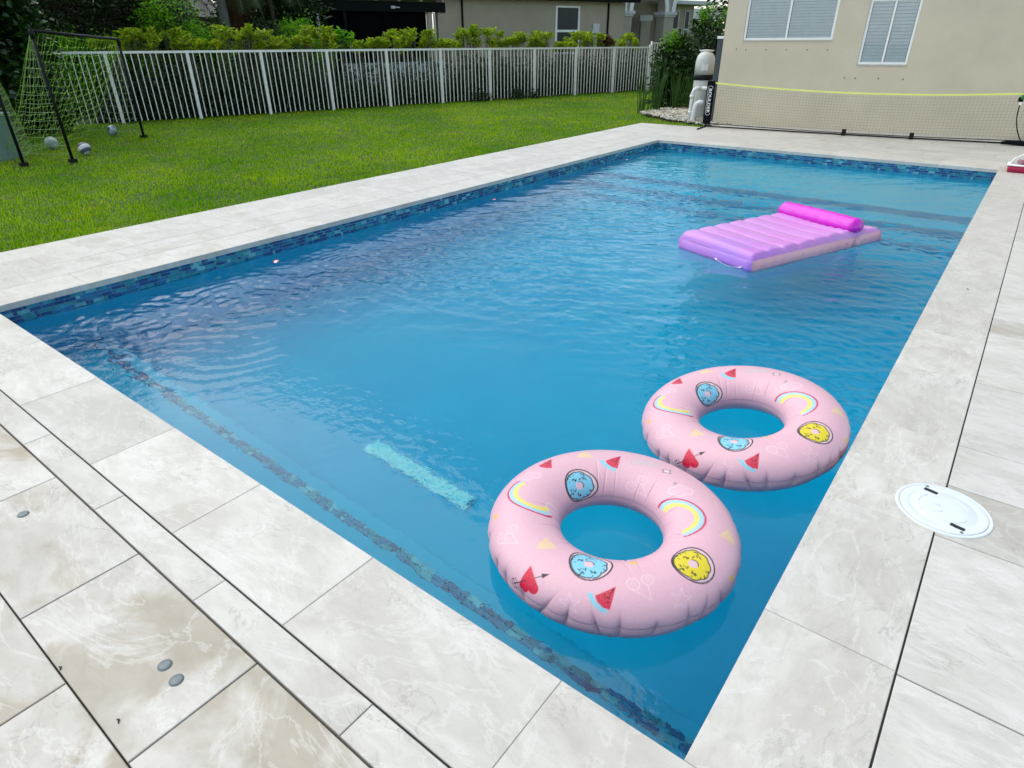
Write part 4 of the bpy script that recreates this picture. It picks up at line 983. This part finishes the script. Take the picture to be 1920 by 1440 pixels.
# ================================================================== NEIGHBOUR HOUSE
T9 = fence_tr(9.5)
nh = thing('neighbour_house', 'taupe neighbour house with a dark patio and white arches beyond the fence', 'house', T9(16, 2, 0))
def np_(name, boxes, m, par=nh, off=9.5):
    mb = MB(fence_tr(off))
    for q in boxes: mb.box(*q)
    return part(name, mb, m, par)
np_('wall', [(13.5, 24.3, 0, .25, -.03, 3.23)], M_taupe)
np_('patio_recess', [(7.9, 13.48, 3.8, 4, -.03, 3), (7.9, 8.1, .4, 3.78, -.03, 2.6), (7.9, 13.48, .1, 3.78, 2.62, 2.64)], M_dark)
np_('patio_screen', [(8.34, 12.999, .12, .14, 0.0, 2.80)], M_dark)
np_('patio_beam', [(7.0, 13.86, -.05, .08, 2.655, 3.02)], M_fascia)
for k in range(6):
    np_('rafter_tail', [(8.6+k*1.0, 8.68+k*1.0, -.25, -.06, 3.025, 3.13)], M_taupe2)
np_('patio_post', [(13.0, 13.22, -.01, .1, -.03, 2.653)], M_taupe2)
np_('patio_post', [(13.29, 13.36, -.05, .03, -.03, 2.6)], M_trim)
np_('patio_post', [(8.22, 8.30, -.02, .06, -.03, 2.6)], M_trim)
np_('patio_post', [(9.3, 9.42, .0, .08, -.03, 2.653)], M_fascia)
np_('knee_wall', [(8.4, 12.9, -1.6, -1.5, -.03, .86)], simple('white_knee_wall', (.40, .44, .46), .7, .15, 2))
lamp = np_('patio_lamp', [(11.32, 11.48, -.14, -.055, 2.76, 2.86), (11.48, 11.7, -.12, -.08, 2.79, 2.83)], M_trim)
# roofs
def roof(name, s0, s1, d0, d1, z0, z1, off, par=nh):
    mb = MB(fence_tr(off)); i = min(2.6, (s1-s0)/2-.1)
    mb.add([(s0, d0, z0), (s1, d0, z0), (s1, d1, z0), (s0, d1, z0), (s0+i, (d0+d1)/2, z1), (s1-i, (d0+d1)/2, z1)], [(0, 1, 5, 4), (1, 2, 5), (2, 3, 4, 5), (3, 0, 4), (0, 3, 2, 1)])
    return part(name, mb, M_rooft, par)
t = NT('grey_roof_tile'); n_ = t.noise(5, 4, t.pos()); wv = t.new('TexWave', Scale=3.2, Distortion=1.5); t.set(wv, 'Vector', t.pos()); c = t.mix(t.rng(wv.outputs['Fac'], .2, .8), (.10, .095, .09, 1), (.17, .16, .15, 1)); t.set(t.b, 'Base Color', c); t.set(t.b, 'Roughness', .85); t.bump(wv.outputs['Fac'], .5, .05); M_rooft = t.m
np_('eave', [(6.6, 24.9, -.45, .0, 3.235, 3.38)], M_fascia)
roof('roof', 6.6, 24.9, -.5, 9, 3.385, 5.4, 9.5)
# window, pipes, meter box
wf = np_('window', [(19.82, 19.92, -.05, -.003, 1.0, 3.02), (21.20, 21.30, -.05, -.003, 1.0, 3.02), (19.92, 21.20, -.05, -.003, 2.95, 3.02), (19.92, 21.20, -.05, -.003, 1.93, 2.03), (19.92, 21.20, -.05, -.003, 1.0, 1.08)], M_white)
np_('pane', [(19.921, 21.199, -.02, -.004, 2.031, 2.949)], M_glass_dark, wf); np_('pane', [(19.921, 21.199, -.02, -.004, 1.081, 1.929)], M_glass_dark, wf)
np_('downpipe', [(14.66, 14.73, -.06, -.003, 0, 3.2)], M_fascia); np_('downpipe', [(23.1, 23.19, -.06, -.003, 0, 3.2)], M_fascia)
np_('meter_box', [(22.15, 22.55, -.10, -.003, 1.9, 2.3)], M_trim)
# arcade: piers, capitals, arches
def arch(name, sc, r, off, z0, m, w=.24, dep=.30, par=nh, a0=0., a1=PI):
    mb = MB(fence_tr(off)); n = 18
    for i in range(n):
        A, B = a0+(a1-a0)*i/n, a0+(a1-a0)*(i+1)/n; P = []
        for rr in (r, r+w):
            for d_ in (0, dep):
                for q in (A, B): P.append((sc+rr*math.cos(q), d_, z0+rr*math.sin(q)))
        mb.add(P, [(0, 1, 5, 4), (2, 6, 7, 3), (0, 2, 3, 1), (4, 5, 7, 6)])
    return part(name, mb, m, par)
for (a, b) in ((25.05, 25.75), (28.2, 28.95)):
    np_('pier', [(a, b, 0, .6, -.03, 2.68)], M_taupe2, nh, 10.5)
    cp = np_('capital', [(a-.06, b+.06, -.06, .66, 2.683, 2.78), (a-.12, b+.12, -.12, .72, 2.783, 2.93)], M_trim, nh, 10.5)
    np_('pier_top', [(a+.02, b-.02, .02, .58, 2.933, 4.4)], M_taupe2, nh, 10.5)
arch('arch_band', 26.975, 1.22, 10.5-.06, 2.935, M_white, .26, .05); arch('arch_band', 23.6, 1.45, 10.5-.06, 2.935, M_white, .26, .05); arch('arch_band', 30.3, 1.35, 10.5-.06, 2.935, M_white, .26, .05, a0=PI*.55)
np_('arcade_back', [(24.32, 31.2, 3.2, 3.4, -.03, 4.2)], M_taupe, nh, 10.5)
np_('arcade_opening', [(26.2, 27.9, 3.1, 3.19, 0, 2.7)], M_dark, nh, 10.5)
np_('inner_capital', [(28.7, 29.75, -.1, .1, 2.55, 2.85)], M_trim, nh, 13)
np_('inner_pier', [(28.85, 29.6, -.08, .08, -.03, 2.548)], M_taupe2, nh, 13)
np_('arcade_roof', [(24.0, 30.6, -.3, 3.6, 4.42, 4.6)], M_fascia, nh, 10.5)
np_('side_wing', [(30.8, 33.55, 0, 5, -.03, 3.42)], M_taupe, nh, 13.2)
np_('wing_eave', [(30.2, 34.8, -.8, 5.2, 3.43, 3.62)], M_trim, nh, 13.2)
for a, b in ((31.45, 32.25), (32.72, 33.2)):
    f_ = np_('window', [(a, a+.07, -.05, -.003, .8, 3.16), (b-.07, b, -.05, -.003, .8, 3.16), (a+.07, b-.07, -.05, -.003, 3.09, 3.16), (a+.07, b-.07, -.05, -.003, 2.08, 2.17)], M_trim, nh, 13.2)
    np_('pane', [(a+.071, b-.071, -.02, -.004, .8, 2.079)], M_glass_dark, f_, 13.2); np_('pane', [(a+.071, b-.071, -.02, -.004, 2.171, 3.089)], M_glass_dark, f_, 13.2)
fh = thing('far_house', 'small strip of a pale far house between the arches and the beige wall', 'house', fence_tr(22)(43, 0, 0)); np_('wall', [(40.5, 47, 0, 4, -.03, 2.9)], M_dark, fh, 22); np_('roof_edge', [(40.3, 47.2, -.6, 4.2, 3.0, 3.7)], M_trim, fh, 22)
gh = thing('grey_house', 'corner of a grey house seen between the green shrubs and the palms', 'house', fence_tr(16)(4, 0, 0)); np_('wall', [(1.5, 7.0, 0, 5, -.03, 2.6)], M_taupe, gh, 17)
mb = MB(fence_tr(17)); mb.add([(1.0, -.5, 2.6), (7.4, -.5, 2.6), (7.4, 5.5, 2.6), (1.0, 5.5, 2.6), (3.5, 2.5, 4.0), (5, 2.5, 4.0)], [(0, 1, 5, 4), (1, 2, 5), (2, 3, 4, 5), (3, 0, 4), (0, 3, 2, 1)]); part('roof', mb, M_rooft, gh)
for i, (s_, off, zc, r) in enumerate([(-1.5, 7, 2.2, (2.0, 1.5, 2.3)), (1.6, 6.5, 2.0, (1.8, 1.4, 2.2)), (6.2, 7.5, 2.2, (1.3, 1.2, 1.9)), (-2.5, 11, 2.6, (2.8, 1.6, 2.8)), (1.2, 11, 2.4, (2.2, 1.5, 2.6)), (7.0, 13, 2.5, (2.0, 1.5, 2.6))]):
    q = fence_tr(off)(s_, 0, 0); b = thing('dark_shrub_tree', ['dark leafy tree behind the bronze hedge', 'dark leafy tree behind the tall fresh green shrub', 'dark tree behind the palms, left of the dark patio', 'broad far tree filling the upper left corner', 'far tree behind the bronze hedge and the green shrub', 'far tree rising behind the dark patio corner'][i], 'tree', (q[0], q[1], 0)); core((q[0], q[1], zc), r, b, 50+i)
    blob((q[0], q[1], zc), r, 330 if i < 3 else 520, 30, .15 if i < 3 else .2, L_dark, 'foliage', b, 700+i, .2, .25)

# ================================================================== BEIGE HOUSE
bh = thing('beige_house', 'beige stucco house with two white shuttered windows at the far end of the pool', 'house', wall_tr(4, 2, 0))
def hb(name, boxes, m, par=bh):
    mb = MB(wall_tr)
    for q in boxes: mb.box(*q)
    return part(name, mb, m, par)
W1 = (.27, 1.92, 1.55, 2.75); W2 = (2.43, 3.26, 1.14, 2.24)
XS = -.11
# wall built round the two window openings, 0.2 m thick
mb = MB(wall_tr); H_ = 5.7
def wallbox(a, b, z0, z1): mb.box(a, b, 0, .2, z0, z1)
wallbox(XS, W1[0], -.15, H_); wallbox(W1[0], W1[1], -.15, W1[2]); wallbox(W1[0], W1[1], W1[3], H_); wallbox(W1[1], W2[0], -.15, H_); wallbox(W2[0], W2[1], -.15, W2[2]); wallbox(W2[0], W2[1], W2[3], H_); wallbox(W2[1], 11, -.15, H_)
mb.box(XS, XS+.2, .2, 8.0, -.15, H_); mb.box(10.8, 11, .2, 8, -.15, H_)
o = part('wall', mb, M_beige, bh)
bm_ = bmesh.new(); bm_.from_mesh(o.data); bmesh.ops.remove_doubles(bm_, verts=bm_.verts, dist=.0005)
kill = {}
for f in bm_.faces: kill.setdefault(tuple(round(x, 3) for x in f.calc_center_median()), []).append(f)
bmesh.ops.delete(bm_, geom=[f for v in kill.values() if len(v) > 1 for f in v], context='FACES'); bm_.to_mesh(o.data); bm_.free()
hb('room_back', [(XS+.22, 10.78, .6, .62, 0, 5.6)], M_dark)
M_soffit = simple('dark_soffit', (.09, .08, .07), .8)
hb('soffit', [(XS-.7, 11.7, -.7, 8.7, H_, H_+.1)], M_soffit); hb('gutter', [(XS-.72, 11.72, -.82, -.703, H_-.02, H_+.14)], M_fascia)
mb = MB(wall_tr); z0 = H_+.145; mb.add([(XS-.7, -.8, z0), (11.7, -.8, z0), (11.7, 8.8, z0), (XS-.7, 8.8, z0), (3.6, 4, z0+1.9), (7.2, 4, z0+1.9)], [(0, 1, 5, 4), (1, 2, 5), (2, 3, 4, 5), (3, 0, 4), (0, 3, 2, 1)]); part('roof', mb, M_rooft, bh)
M_bead = stucco('stucco_window_edge', (.56, .52, .42), .05)
def window(w, nslat, two):
    a, b, z0, z1 = w; f = .045
    o = hb('window', [(a+.003, a+f, .02, .08, z0+.003, z1-.003), (b-f, b-.003, .02, .08, z0+.003, z1-.003), (a+f, b-f, .02, .08, z0+.003, z0+.06), (a+f, b-f, .02, .08, z1-.06, z1-.003)], M_white)
    hb('sill', [(a+.002, b-.002, -.012, .019, z0+.001, z0+.022)], M_bead, o)
    m_ = (a+b)/2-(0.02 if two else 0)
    hb('mullion', [(m_-.018, m_+.018, .024, .075, z0+.061, z1-.061)], M_white, o)
    for u, v in ((a+f, m_-.018), (m_+.018, b-f)):
        p_ = hb('pane', [(u+.001, v-.001, .045, .048, z0+.061, z1-.061)], M_glass, o)
        n = nslat; 
        for k in range(n):
            zc = z0+.085+(z1-z0-.15)*k/(n-1)
            mb = MB(wall_tr); e = (z1-z0-.15)/(n-1)*.485
            mb.add([(u+.006, .065, zc-e), (v-.006, .065, zc-e), (v-.006, .068, zc-e), (u+.006, .068, zc-e), (u+.006, .090, zc+e), (v-.006, .090, zc+e), (v-.006, .093, zc+e), (u+.006, .093, zc+e)], [(0, 1, 5, 4), (2, 3, 7, 6), (0, 3, 2, 1), (4, 5, 6, 7), (1, 2, 6, 5), (3, 0, 4, 7)])
            part('blind_slat', mb, M_blind, o)
    return o
tg = NT('window_glass'); tg.n.remove(tg.b); g1 = tg.new('BsdfGlossy', Color=(1, 1, 1, 1), Roughness=.02); t2 = tg.new('BsdfTransparent'); fr = tg.new('Fresnel', IOR=1.45); ms = tg.new('MixShader'); t2.inputs[0].default_value = (.985, .995, 1, 1)
tg.l.new(fr.outputs[0], ms.inputs[0]); tg.l.new(t2.outputs[0], ms.inputs[1]); tg.l.new(g1.outputs[0], ms.inputs[2]); tg.l.new(ms.outputs[0], tg.out.inputs[0]); M_glass = tg.m
window(W1, 22, True); window(W2, 18, False)
# shutter anchors below the windows
M_anchor = simple('rusty_anchor', (.06, .045, .03), .7)
for s_, z_ in ((.17, 1.415), (.36, 1.40), (.75, 1.405), (1.13, 1.405), (1.51, 1.40), (1.87, 1.40), (2.27, .93), (2.46, .925), (2.85, .925), (3.26, .92)):
    mb = MB(); q = wall_tr(s_, 0, z_); pts = [(q[0]+WN[0]*.004, q[1]+WN[1]*.004, z_), (q[0]-WN[0]*.006, q[1]-WN[1]*.006, z_)]; mb.tube(pts, .011, 8); part('shutter_anchor', mb, M_anchor, bh)

# ================================================================== FILTER TANK, PIPES, PUMP, GREY POST
tk = thing('filter_tank', 'cream pool filter tank with domed top and black clamp band left of the beige house', 'filter tank', (-5.83, 13.66, 0))
tx, ty = -5.83, 13.66
mb = MB(); mb.lathe([(.185, .0), (.20, .05), (.20, .80), (.195, .84)], tx, ty, 32); part('lower_body', mb, M_tank, tk, True)
mb = MB(); mb.lathe([(.205, .81), (.222, .825), (.222, .905), (.205, .92)], tx, ty, 32); part('clamp_band', mb, M_black, tk, True)
mb = MB(); mb.lathe([(.205, .92), (.205, 1.12), (.198, 1.20), (.175, 1.28), (.13, 1.335), (.07, 1.36), (.001, 1.365)], tx, ty, 32); part('dome', mb, M_tank, tk, True)
mb = MB(); mb.lathe([(.09, 1.34), (.17, 1.375), (.17, 1.39), (.001, 1.40)], tx, ty, 20, 1, .4); part('top_handle', mb, M_tank, tk, True)
dx, dy = .24+5.83, -1.0-13.66; dl = math.hypot(dx, dy); dx, dy = dx/dl, dy/dl; qx, qy = dy*-1, dx
def tq(a, f_, z): return (tx+dx*f_-dy*a*-1*-1 if False else tx+dx*f_+(-dy)*a, ty+dy*f_+dx*a, z)
mb = MB(lambda a, f_, z: tq(a, f_, z)); mb.box(-.07, .07, .188, .203, 1.0, 1.12); mb.box(-.055, .055, .204, .207, 1.015, 1.105); part('label_plate', mb, M_pvc, tk)
pp_ = thing('white_pipework', 'white plastic pipes bending down in front of the filter tank', 'pipes', (-5.7, 13.3, 0))
for pts, r in (([(-.02, .26, .66), (-.10, .30, .66), (-.16, .30, .63), (-.185, .30, .56), (-.19, .30, .2), (-.19, .30, -.02)], .042), ([(.06, .5, .40), (-.02, .5, .40), (-.07, .5, .37), (-.10, .5, .30), (-.12, .5, .1), (-.12, .5, -.02)], .05), ([(-.02, .26, .66), (.3, .3, .66)], .04),
               ([(.30, .35, .70), (.30, .35, .50), (.30, .42, .44)], .04), ([(.30, .35, .36), (.30, .35, .20)], .05), ([(.34, .4, .14), (.34, .4, -.02)], .06)):
    mb = MB(); mb.tube([tq(*p) for p in pts], r, 14); part('pipe', mb, M_pvc, pp_, True)
for z_ in (.18, .5): 
    mb = MB(); mb.tube([tq(-.19, .30, z_-.03), tq(-.19, .30, z_+.03)], .052, 14); part('coupling', mb, M_pvc, pp_, True)
pu = thing('pool_pump', 'dark blue-black pool pump half hidden behind the net post', 'pump', tq(.32, .3, 0))
mb = MB(); mb.tube([tq(.2, .36, .30), tq(.5, .36, .30)], [.09, .12], 18); part('motor', mb, simple('navy_black_plastic', (.012, .018, .04), .4), pu, True)
mb = MB(lambda a, f_, z: tq(a, f_, z)); mb.box(.12, .52, .25, .48, -.02, .08); mb.box(.22, .46, .28, .46, .56, .64); part('base', mb, M_black, pu)
mb = MB(wall_tr); mb.box(-.24, -.135, .06, .16, -.05, 1.60); o = solo('grey_post', mb, simple('slate_grey_paint', (.055, .07, .08), .5), 'slate grey square post with white cap at the beige house corner', 'post')
mb = MB(wall_tr); mb.box(-.25, -.125, .05, .17, 1.602, 1.65); part('cap', mb, M_white, o)

# ================================================================== NET
nt = thing('sports_net', 'low portable net with yellow top band stretched before the beige house', 'net', (-2.5, 12.8, 0))
N0_ = np.array([-5.18, 12.49]); N1_ = np.array([.62, 13.19]); NL = np.linalg.norm(N1_-N0_); ND = (N1_-N0_)/NL; NQ = np.array([-ND[1], ND[0]])
def nq(s, d, z): return (N0_[0]+ND[0]*s+NQ[0]*d, N0_[1]+ND[1]*s+NQ[1]*d, z)
ztopn = lambda s: .845-.115*math.sin(PI*min(1, s/NL))**.9-.01*s/NL
zbotn = lambda s: .085-.045*math.sin(PI*s/NL)
M_netc = simple('taupe_net_cord', (.20, .18, .14), .9); M_yel = simple('neon_yellow_band', (.88, .90, .22), .6, .05, 5)
mb = MB(); S_ = np.linspace(.10, NL-.02, 60)
rowsn = 14
for r in range(rowsn):
    mb.tube([nq(s, .004*math.sin(s*5+r), zbotn(s)+(ztopn(s)-.03-zbotn(s))*r/rowsn+.003*math.sin(s*11+r*1.7)) for s in S_], .0014, 3, False)
nc = int(NL/.056)
for c_ in range(nc):
    s = .10+c_*.0562; mb.tube([nq(s+.004*math.sin(j*2.1+c_), .004*math.sin(s*5+j), zbotn(s)+(ztopn(s)-.03-zbotn(s))*j/6) for j in range(7)], .0014, 3, False)
part('mesh', mb, M_netc, nt)
mb = MB(); n_ = len(S_)
for a, b in zip(S_[:-1], S_[1:]):
    pa, pb = [nq(a, -.006, ztopn(a)-.026), nq(a, .006, ztopn(a)-.026), nq(a, .006, ztopn(a)), nq(a, -.006, ztopn(a))], [nq(b, -.006, ztopn(b)-.026), nq(b, .006, ztopn(b)-.026), nq(b, .006, ztopn(b)), nq(b, -.006, ztopn(b))]
    mb.add(pa+pb, [(0, 4, 7, 3), (1, 2, 6, 5), (2, 3, 7, 6), (0, 1, 5, 4)])
mb.tube([nq(-.05, 0, .835), nq(.11, 0, .835)], .008, 6)
part('top_band', mb, M_yel, nt)
mb = MB(); mb.tube([nq(s, 0, zbotn(s)-.01) for s in np.linspace(.0, NL, 40)], .007, 6); part('bottom_cord', mb, M_black, nt)
mb = MB(); mb.tube([nq(s, -.02-.10*math.sin(PI*s/NL), .02) for s in np.linspace(-.02, NL, 30)], .013, 8); part('base_bar', mb, M_black, nt, True)
for s in (2.62, 3.72):
    mb = MB(nq); mb.box(s-.035, s+.035, -.15, -.09, 0, .11); part('bar_joint', mb, M_black, nt)
for sg in (0, 1):
    s = sg*NL; mb = MB(); mb.tube([nq(s, -.55, .015), nq(s, .45, .015)], .014, 8); part('foot_bar', mb, M_black, nt, True)
    mb = MB(); mb.tube([nq(s, 0, .0), nq(s, 0, .88)], .016, 8); part('post', mb, M_black, nt, True)
mb = MB(nq); mb.box(-.055, .095, -.026, .012, .06, .86); sl_ = part('post_sleeve', mb, M_fabric, nt)
# lettering on the sleeve, reading downwards
M_print = simple('white_print', (.8, .8, .8), .6, .02)
cu = bpy.data.curves.new('txt', 'FONT'); cu.body = 'BOULDER'; cu.size = .115; cu.align_x = 'CENTER'; cu.align_y = 'CENTER'; cu.offset = .0022; cu.extrude = .001; cu.space_character = 1.02
tmp = bpy.data.objects.new('tmp', cu); col.objects.link(tmp); bpy.context.view_layer.update()
me = bpy.data.meshes.new_from_object(tmp.evaluated_get(bpy.context.evaluated_depsgraph_get())); bpy.data.objects.remove(tmp)
vt = np.array([v.co[:] for v in me.vertices]); h_ = vt[:, 0].max()-vt[:, 0].min(); kx = .45/h_
so = Vector(abs_org(sl_))
for v in me.vertices:
    x_, y_, z_ = v.co; q = nq(.020+y_*kx*.80, -.0275-z_, .50-x_*kx); v.co = Vector(q)-so
me.materials.clear(); me.materials.append(M_print); link('lettering', me, sl_)
mb = MB(); pts = []
for a in np.linspace(0, 2*PI, 49):
    cx_ = .045*math.cos(a); cz_ = .045*math.sin(a)+(.225 if math.sin(a) >= 0 else -.225); pts.append(nq(.020+cx_*1.05, -.0282, .50+cz_))
mb.tube(pts, .0034, 5, False); part('oval_outline', mb, M_print, sl_)
# green strap, hanging black cord and dark bag near the right end
M_green = simple('green_strap', (.02, .22, .05), .6); sx0 = 5.22-.08
mb = MB(nq); 
for k in range(5): mb.box(sx0+.03*k-.02, sx0+.03*k+.045, -.05-.004*k, -.02, .70+.016*k, .76+.012*k)
tw_ = solo('green_strap', mb, M_green, 'green strap hung over the yellow net band at the right edge of the photo', 'strap')
mb = MB(nq); mb.box(sx0-.05, sx0+.02, -.045, -.015, .66, .73); part('black_tab', mb, M_fabric, tw_)
mb = MB(); mb.lathe([(.012, .60), (.02, .615), (.02, .64), (.008, .66)], *nq(sx0+.0, -.03, 0)[:2], 10); part('buckle', mb, M_white, tw_, True)
mb = MB(); mb.tube([nq(sx0-.005+.22*u**2.2, -.04-.05*u, .61-.60*u) for u in np.linspace(0, 1, 22)], .009, 7); solo('hanging_cord', mb, M_black, 'thick black cord hanging from the green strap to the ground', 'cord', True)
mb = MB(); mb.tube([nq(sx0-.10+.85*u, -.16, .035+.008*math.sin(u*9)) for u in np.linspace(0, 1, 14)], [.02+.022*min(1, 3*u)+.004*math.sin(k) for k, u in enumerate(np.linspace(0, 1, 14))], 10); solo('rolled_bag', mb, M_fabric, 'rolled black carry bag lying along the base bar at the right edge', 'bag', True)

# ================================================================== SOCCER GOALS, BALLS, UTILITY BOX
M_cord = simple('lime_net_cord', (.24, .46, .05), .7, .35, 4)
M_cord2 = simple('pale_net_cord', (.28, .38, .18), .7, .3, 4)
def goal(A, B, back, hA, hB, lab, seed, dense=True):
    A, B, back = Vector((*A, 0)), Vector((*B, 0)), Vector((*back, 0)); go_ = thing('soccer_goal', lab, 'goal', A, 'black soccer goals with lime nets'); g = np.random.default_rng(seed)
    At, Bt = A+Vector((0, 0, hA)), B+Vector((0, 0, hB)); Ab, Bb = A+back, B+back
    for n_, p in (('post', [A, At]), ('post', [B, Bt]), ('crossbar', [At, At+(Bt-At)*.5+Vector((0, 0, .0)), Bt])):
        mb = MB(); mb.tube([tuple(q) for q in p], .022, 10); part(n_, mb, M_black, go_, True)
    for q in (A, B, ):
        mb = MB(); mb.box(q.x-.05, q.x+.05, q.y-.05, q.y+.05, -.01, .04); part('foot', mb, M_black, go_)
    mb = MB()
    for q in (At, Bt):
        mb.tube([tuple(q-Vector((0, 0, .10))), tuple(q+Vector((0, 0, .02)))], .030, 10)
    part('corner_joint', mb, M_black, go_, True)
    # net: back sheet from the crossbar to the ground line, and two side sheets
    def sheet(p00, p10, p01, p11, nu, nv, sag, mat, nm):
        mb = MB(); P = {}
        for i in range(nu+1):
            for j in range(nv+1):
                u, v = i/nu, j/nv; q = p00*(1-u)*(1-v)+p10*u*(1-v)+p01*(1-u)*v+p11*u*v
                q = q+Vector((0, 0, -sag*math.sin(PI*u)*(1-.5*v)*math.sin(PI*min(1, v+.15))-.012*abs(math.sin(i*PI/2))*(j > 0)))+Vector((g.normal(), g.normal(), g.normal()))*.012*(1 if 0 < j else 0)
                if q.z < .01: q.z = .012
                P[i, j] = q
        for i in range(nu+1): mb.tube([tuple(P[i, j]) for j in range(nv+1)], .0024, 3, False)
        for j in range(nv+1):
            pts = []
            for i in range(nu+1):
                pts.append(tuple(P[i, j]))
                if i < nu: m_ = (P[i, j]+P[i+1, j])/2-Vector((0, 0, .015)); pts.append(tuple(m_))
            mb.tube(pts, .0040, 3, False)
        return part(nm, mb, mat, go_)
    sheet(At, Bt, Ab, Bb, 26, 16, .10, M_cord, 'back_net'); 
    sheet(A+Vector((0, 0, hA*.98)), At, A+Vector((0, 0, .02)), Ab, 0+9, 14, .02, M_cord2, 'side_net') if False else None
    for q, qt, qb in ((A, At, Ab), (B, Bt, Bb)):
        mb = MB(); n = 15
        for j in range(1, n):
            v = j/n; a_ = qt*(1-v)+q*v; b_ = qt*(1-v)+qb*v
            m_ = (a_+b_)/2-Vector((0, 0, .03*v)); mb.tube([tuple(a_), tuple(m_), tuple(b_)], .0030, 3, False)
        for i in range(1, 9):
            u = i/9; mb.tube([tuple(qt+Vector((g.normal()*.01, g.normal()*.01, -.02))), tuple((qt+(q*(1-u)+qb*u))/2+Vector((0, 0, -.04))), tuple(q*(1-u)+qb*u+Vector((0, 0, .012)))], .0024, 3, False)
        part('side_net', mb, M_cord2, go_)
        mb = MB(); mb.tube([tuple(qt), tuple((qt+qb)/2-Vector((0, 0, .10))), tuple(qb+Vector((0, 0, .01)))], .007, 5, False); part('edge_rope', mb, M_cord, go_)
    return go_
goal((-11.34, 2.87), (-13.35, 4.88), (-1.25, -.50), 1.76, 1.66, 'black framed soccer goal with sagging lime net in front of the fence', 1)
goal((-11.58, 2.29), (-12.9, -.15), (-1.2, .55), 1.72, 1.72, 'second black soccer goal at the left edge, only its right post in the photo', 2)
t = NT('ball_print')
def ball(x_, y_, r, c1, c2, lab, kind, z=None, rot=(0, 0, 0)):
    t = NT('ball_cover'); p = t.obj()
    if kind == 'band':
        wv = t.new('TexWave', wave_type='BANDS', Scale=2.3/r*.12, Distortion=2.0); t.set(wv, 'Vector', p); k_ = t.rng(wv.outputs['Fac'], .62, .68)
    else:
        vo = t.new('TexVoronoi', Scale=1.15/r*.9, feature='DISTANCE_TO_EDGE'); t.set(vo, 'Vector', p); v2 = t.new('TexVoronoi', Scale=1.15/r*.9); t.set(v2, 'Vector', p); k_ = t.rng(t.math('ADD', t.rng(v2.outputs['Color'], .45, .5), t.rng(vo.outputs['Distance'], .02, .04, 1, 0)), .4, .6)
    t.set(t.b, 'Base Color', t.mix(k_, (*c1, 1), (*c2, 1))); t.set(t.b, 'Roughness', .4)
    b_ = bmesh.new(); bmesh.ops.create_uvsphere(b_, u_segments=28, v_segments=18, radius=r); me = bpy.data.meshes.new('ball'); b_.to_mesh(me); b_.free(); me.materials.append(t.m); me.polygons.foreach_set('use_smooth', [True]*len(me.polygons))
    o = meta(link('ball', me, None, (x_, y_, (r-.03+.02) if z is None else z)), lab, 'ball', 'balls lying by the goal'); o.rotation_euler = rot
ball(-13.1, 3.22, .105, (.50, .55, .52), (.30, .36, .34), 'dull white football inside the goal net', 'vor')
ball(-12.02, 3.32, .095, (.70, .66, .68), (.10, .10, .16), 'white ball with dark stripes beside the goal post', 'band', None, (.6, .9, .3))
ball(-14.2, 4.68, .095, (.08, .11, .16), (.40, .48, .52), 'dark blue and grey ball at the back of the goal', 'vor')
mb = MB(); ub = thing('utility_box', 'grey-green utility box behind the left goal post at the photo edge', 'utility box', (-12.75, 2.25, 0))
M_ub = simple('grey_green_box', (.17, .27, .24), .5, .1, 5)
mb = MB(lambda x, y, z: (-12.75+x*.8-y*.6, 2.25+x*.6+y*.8, z)); mb.cbox(-.30, .30, -.25, .25, -.03, .62, .02); part('cabinet', mb, M_ub, ub)
mb = MB(lambda x, y, z: (-12.75+x*.8-y*.6, 2.25+x*.6+y*.8, z)); mb.cbox(-.32, .32, -.27, .27, .622, .66, .015); part('lid', mb, M_ub, ub)
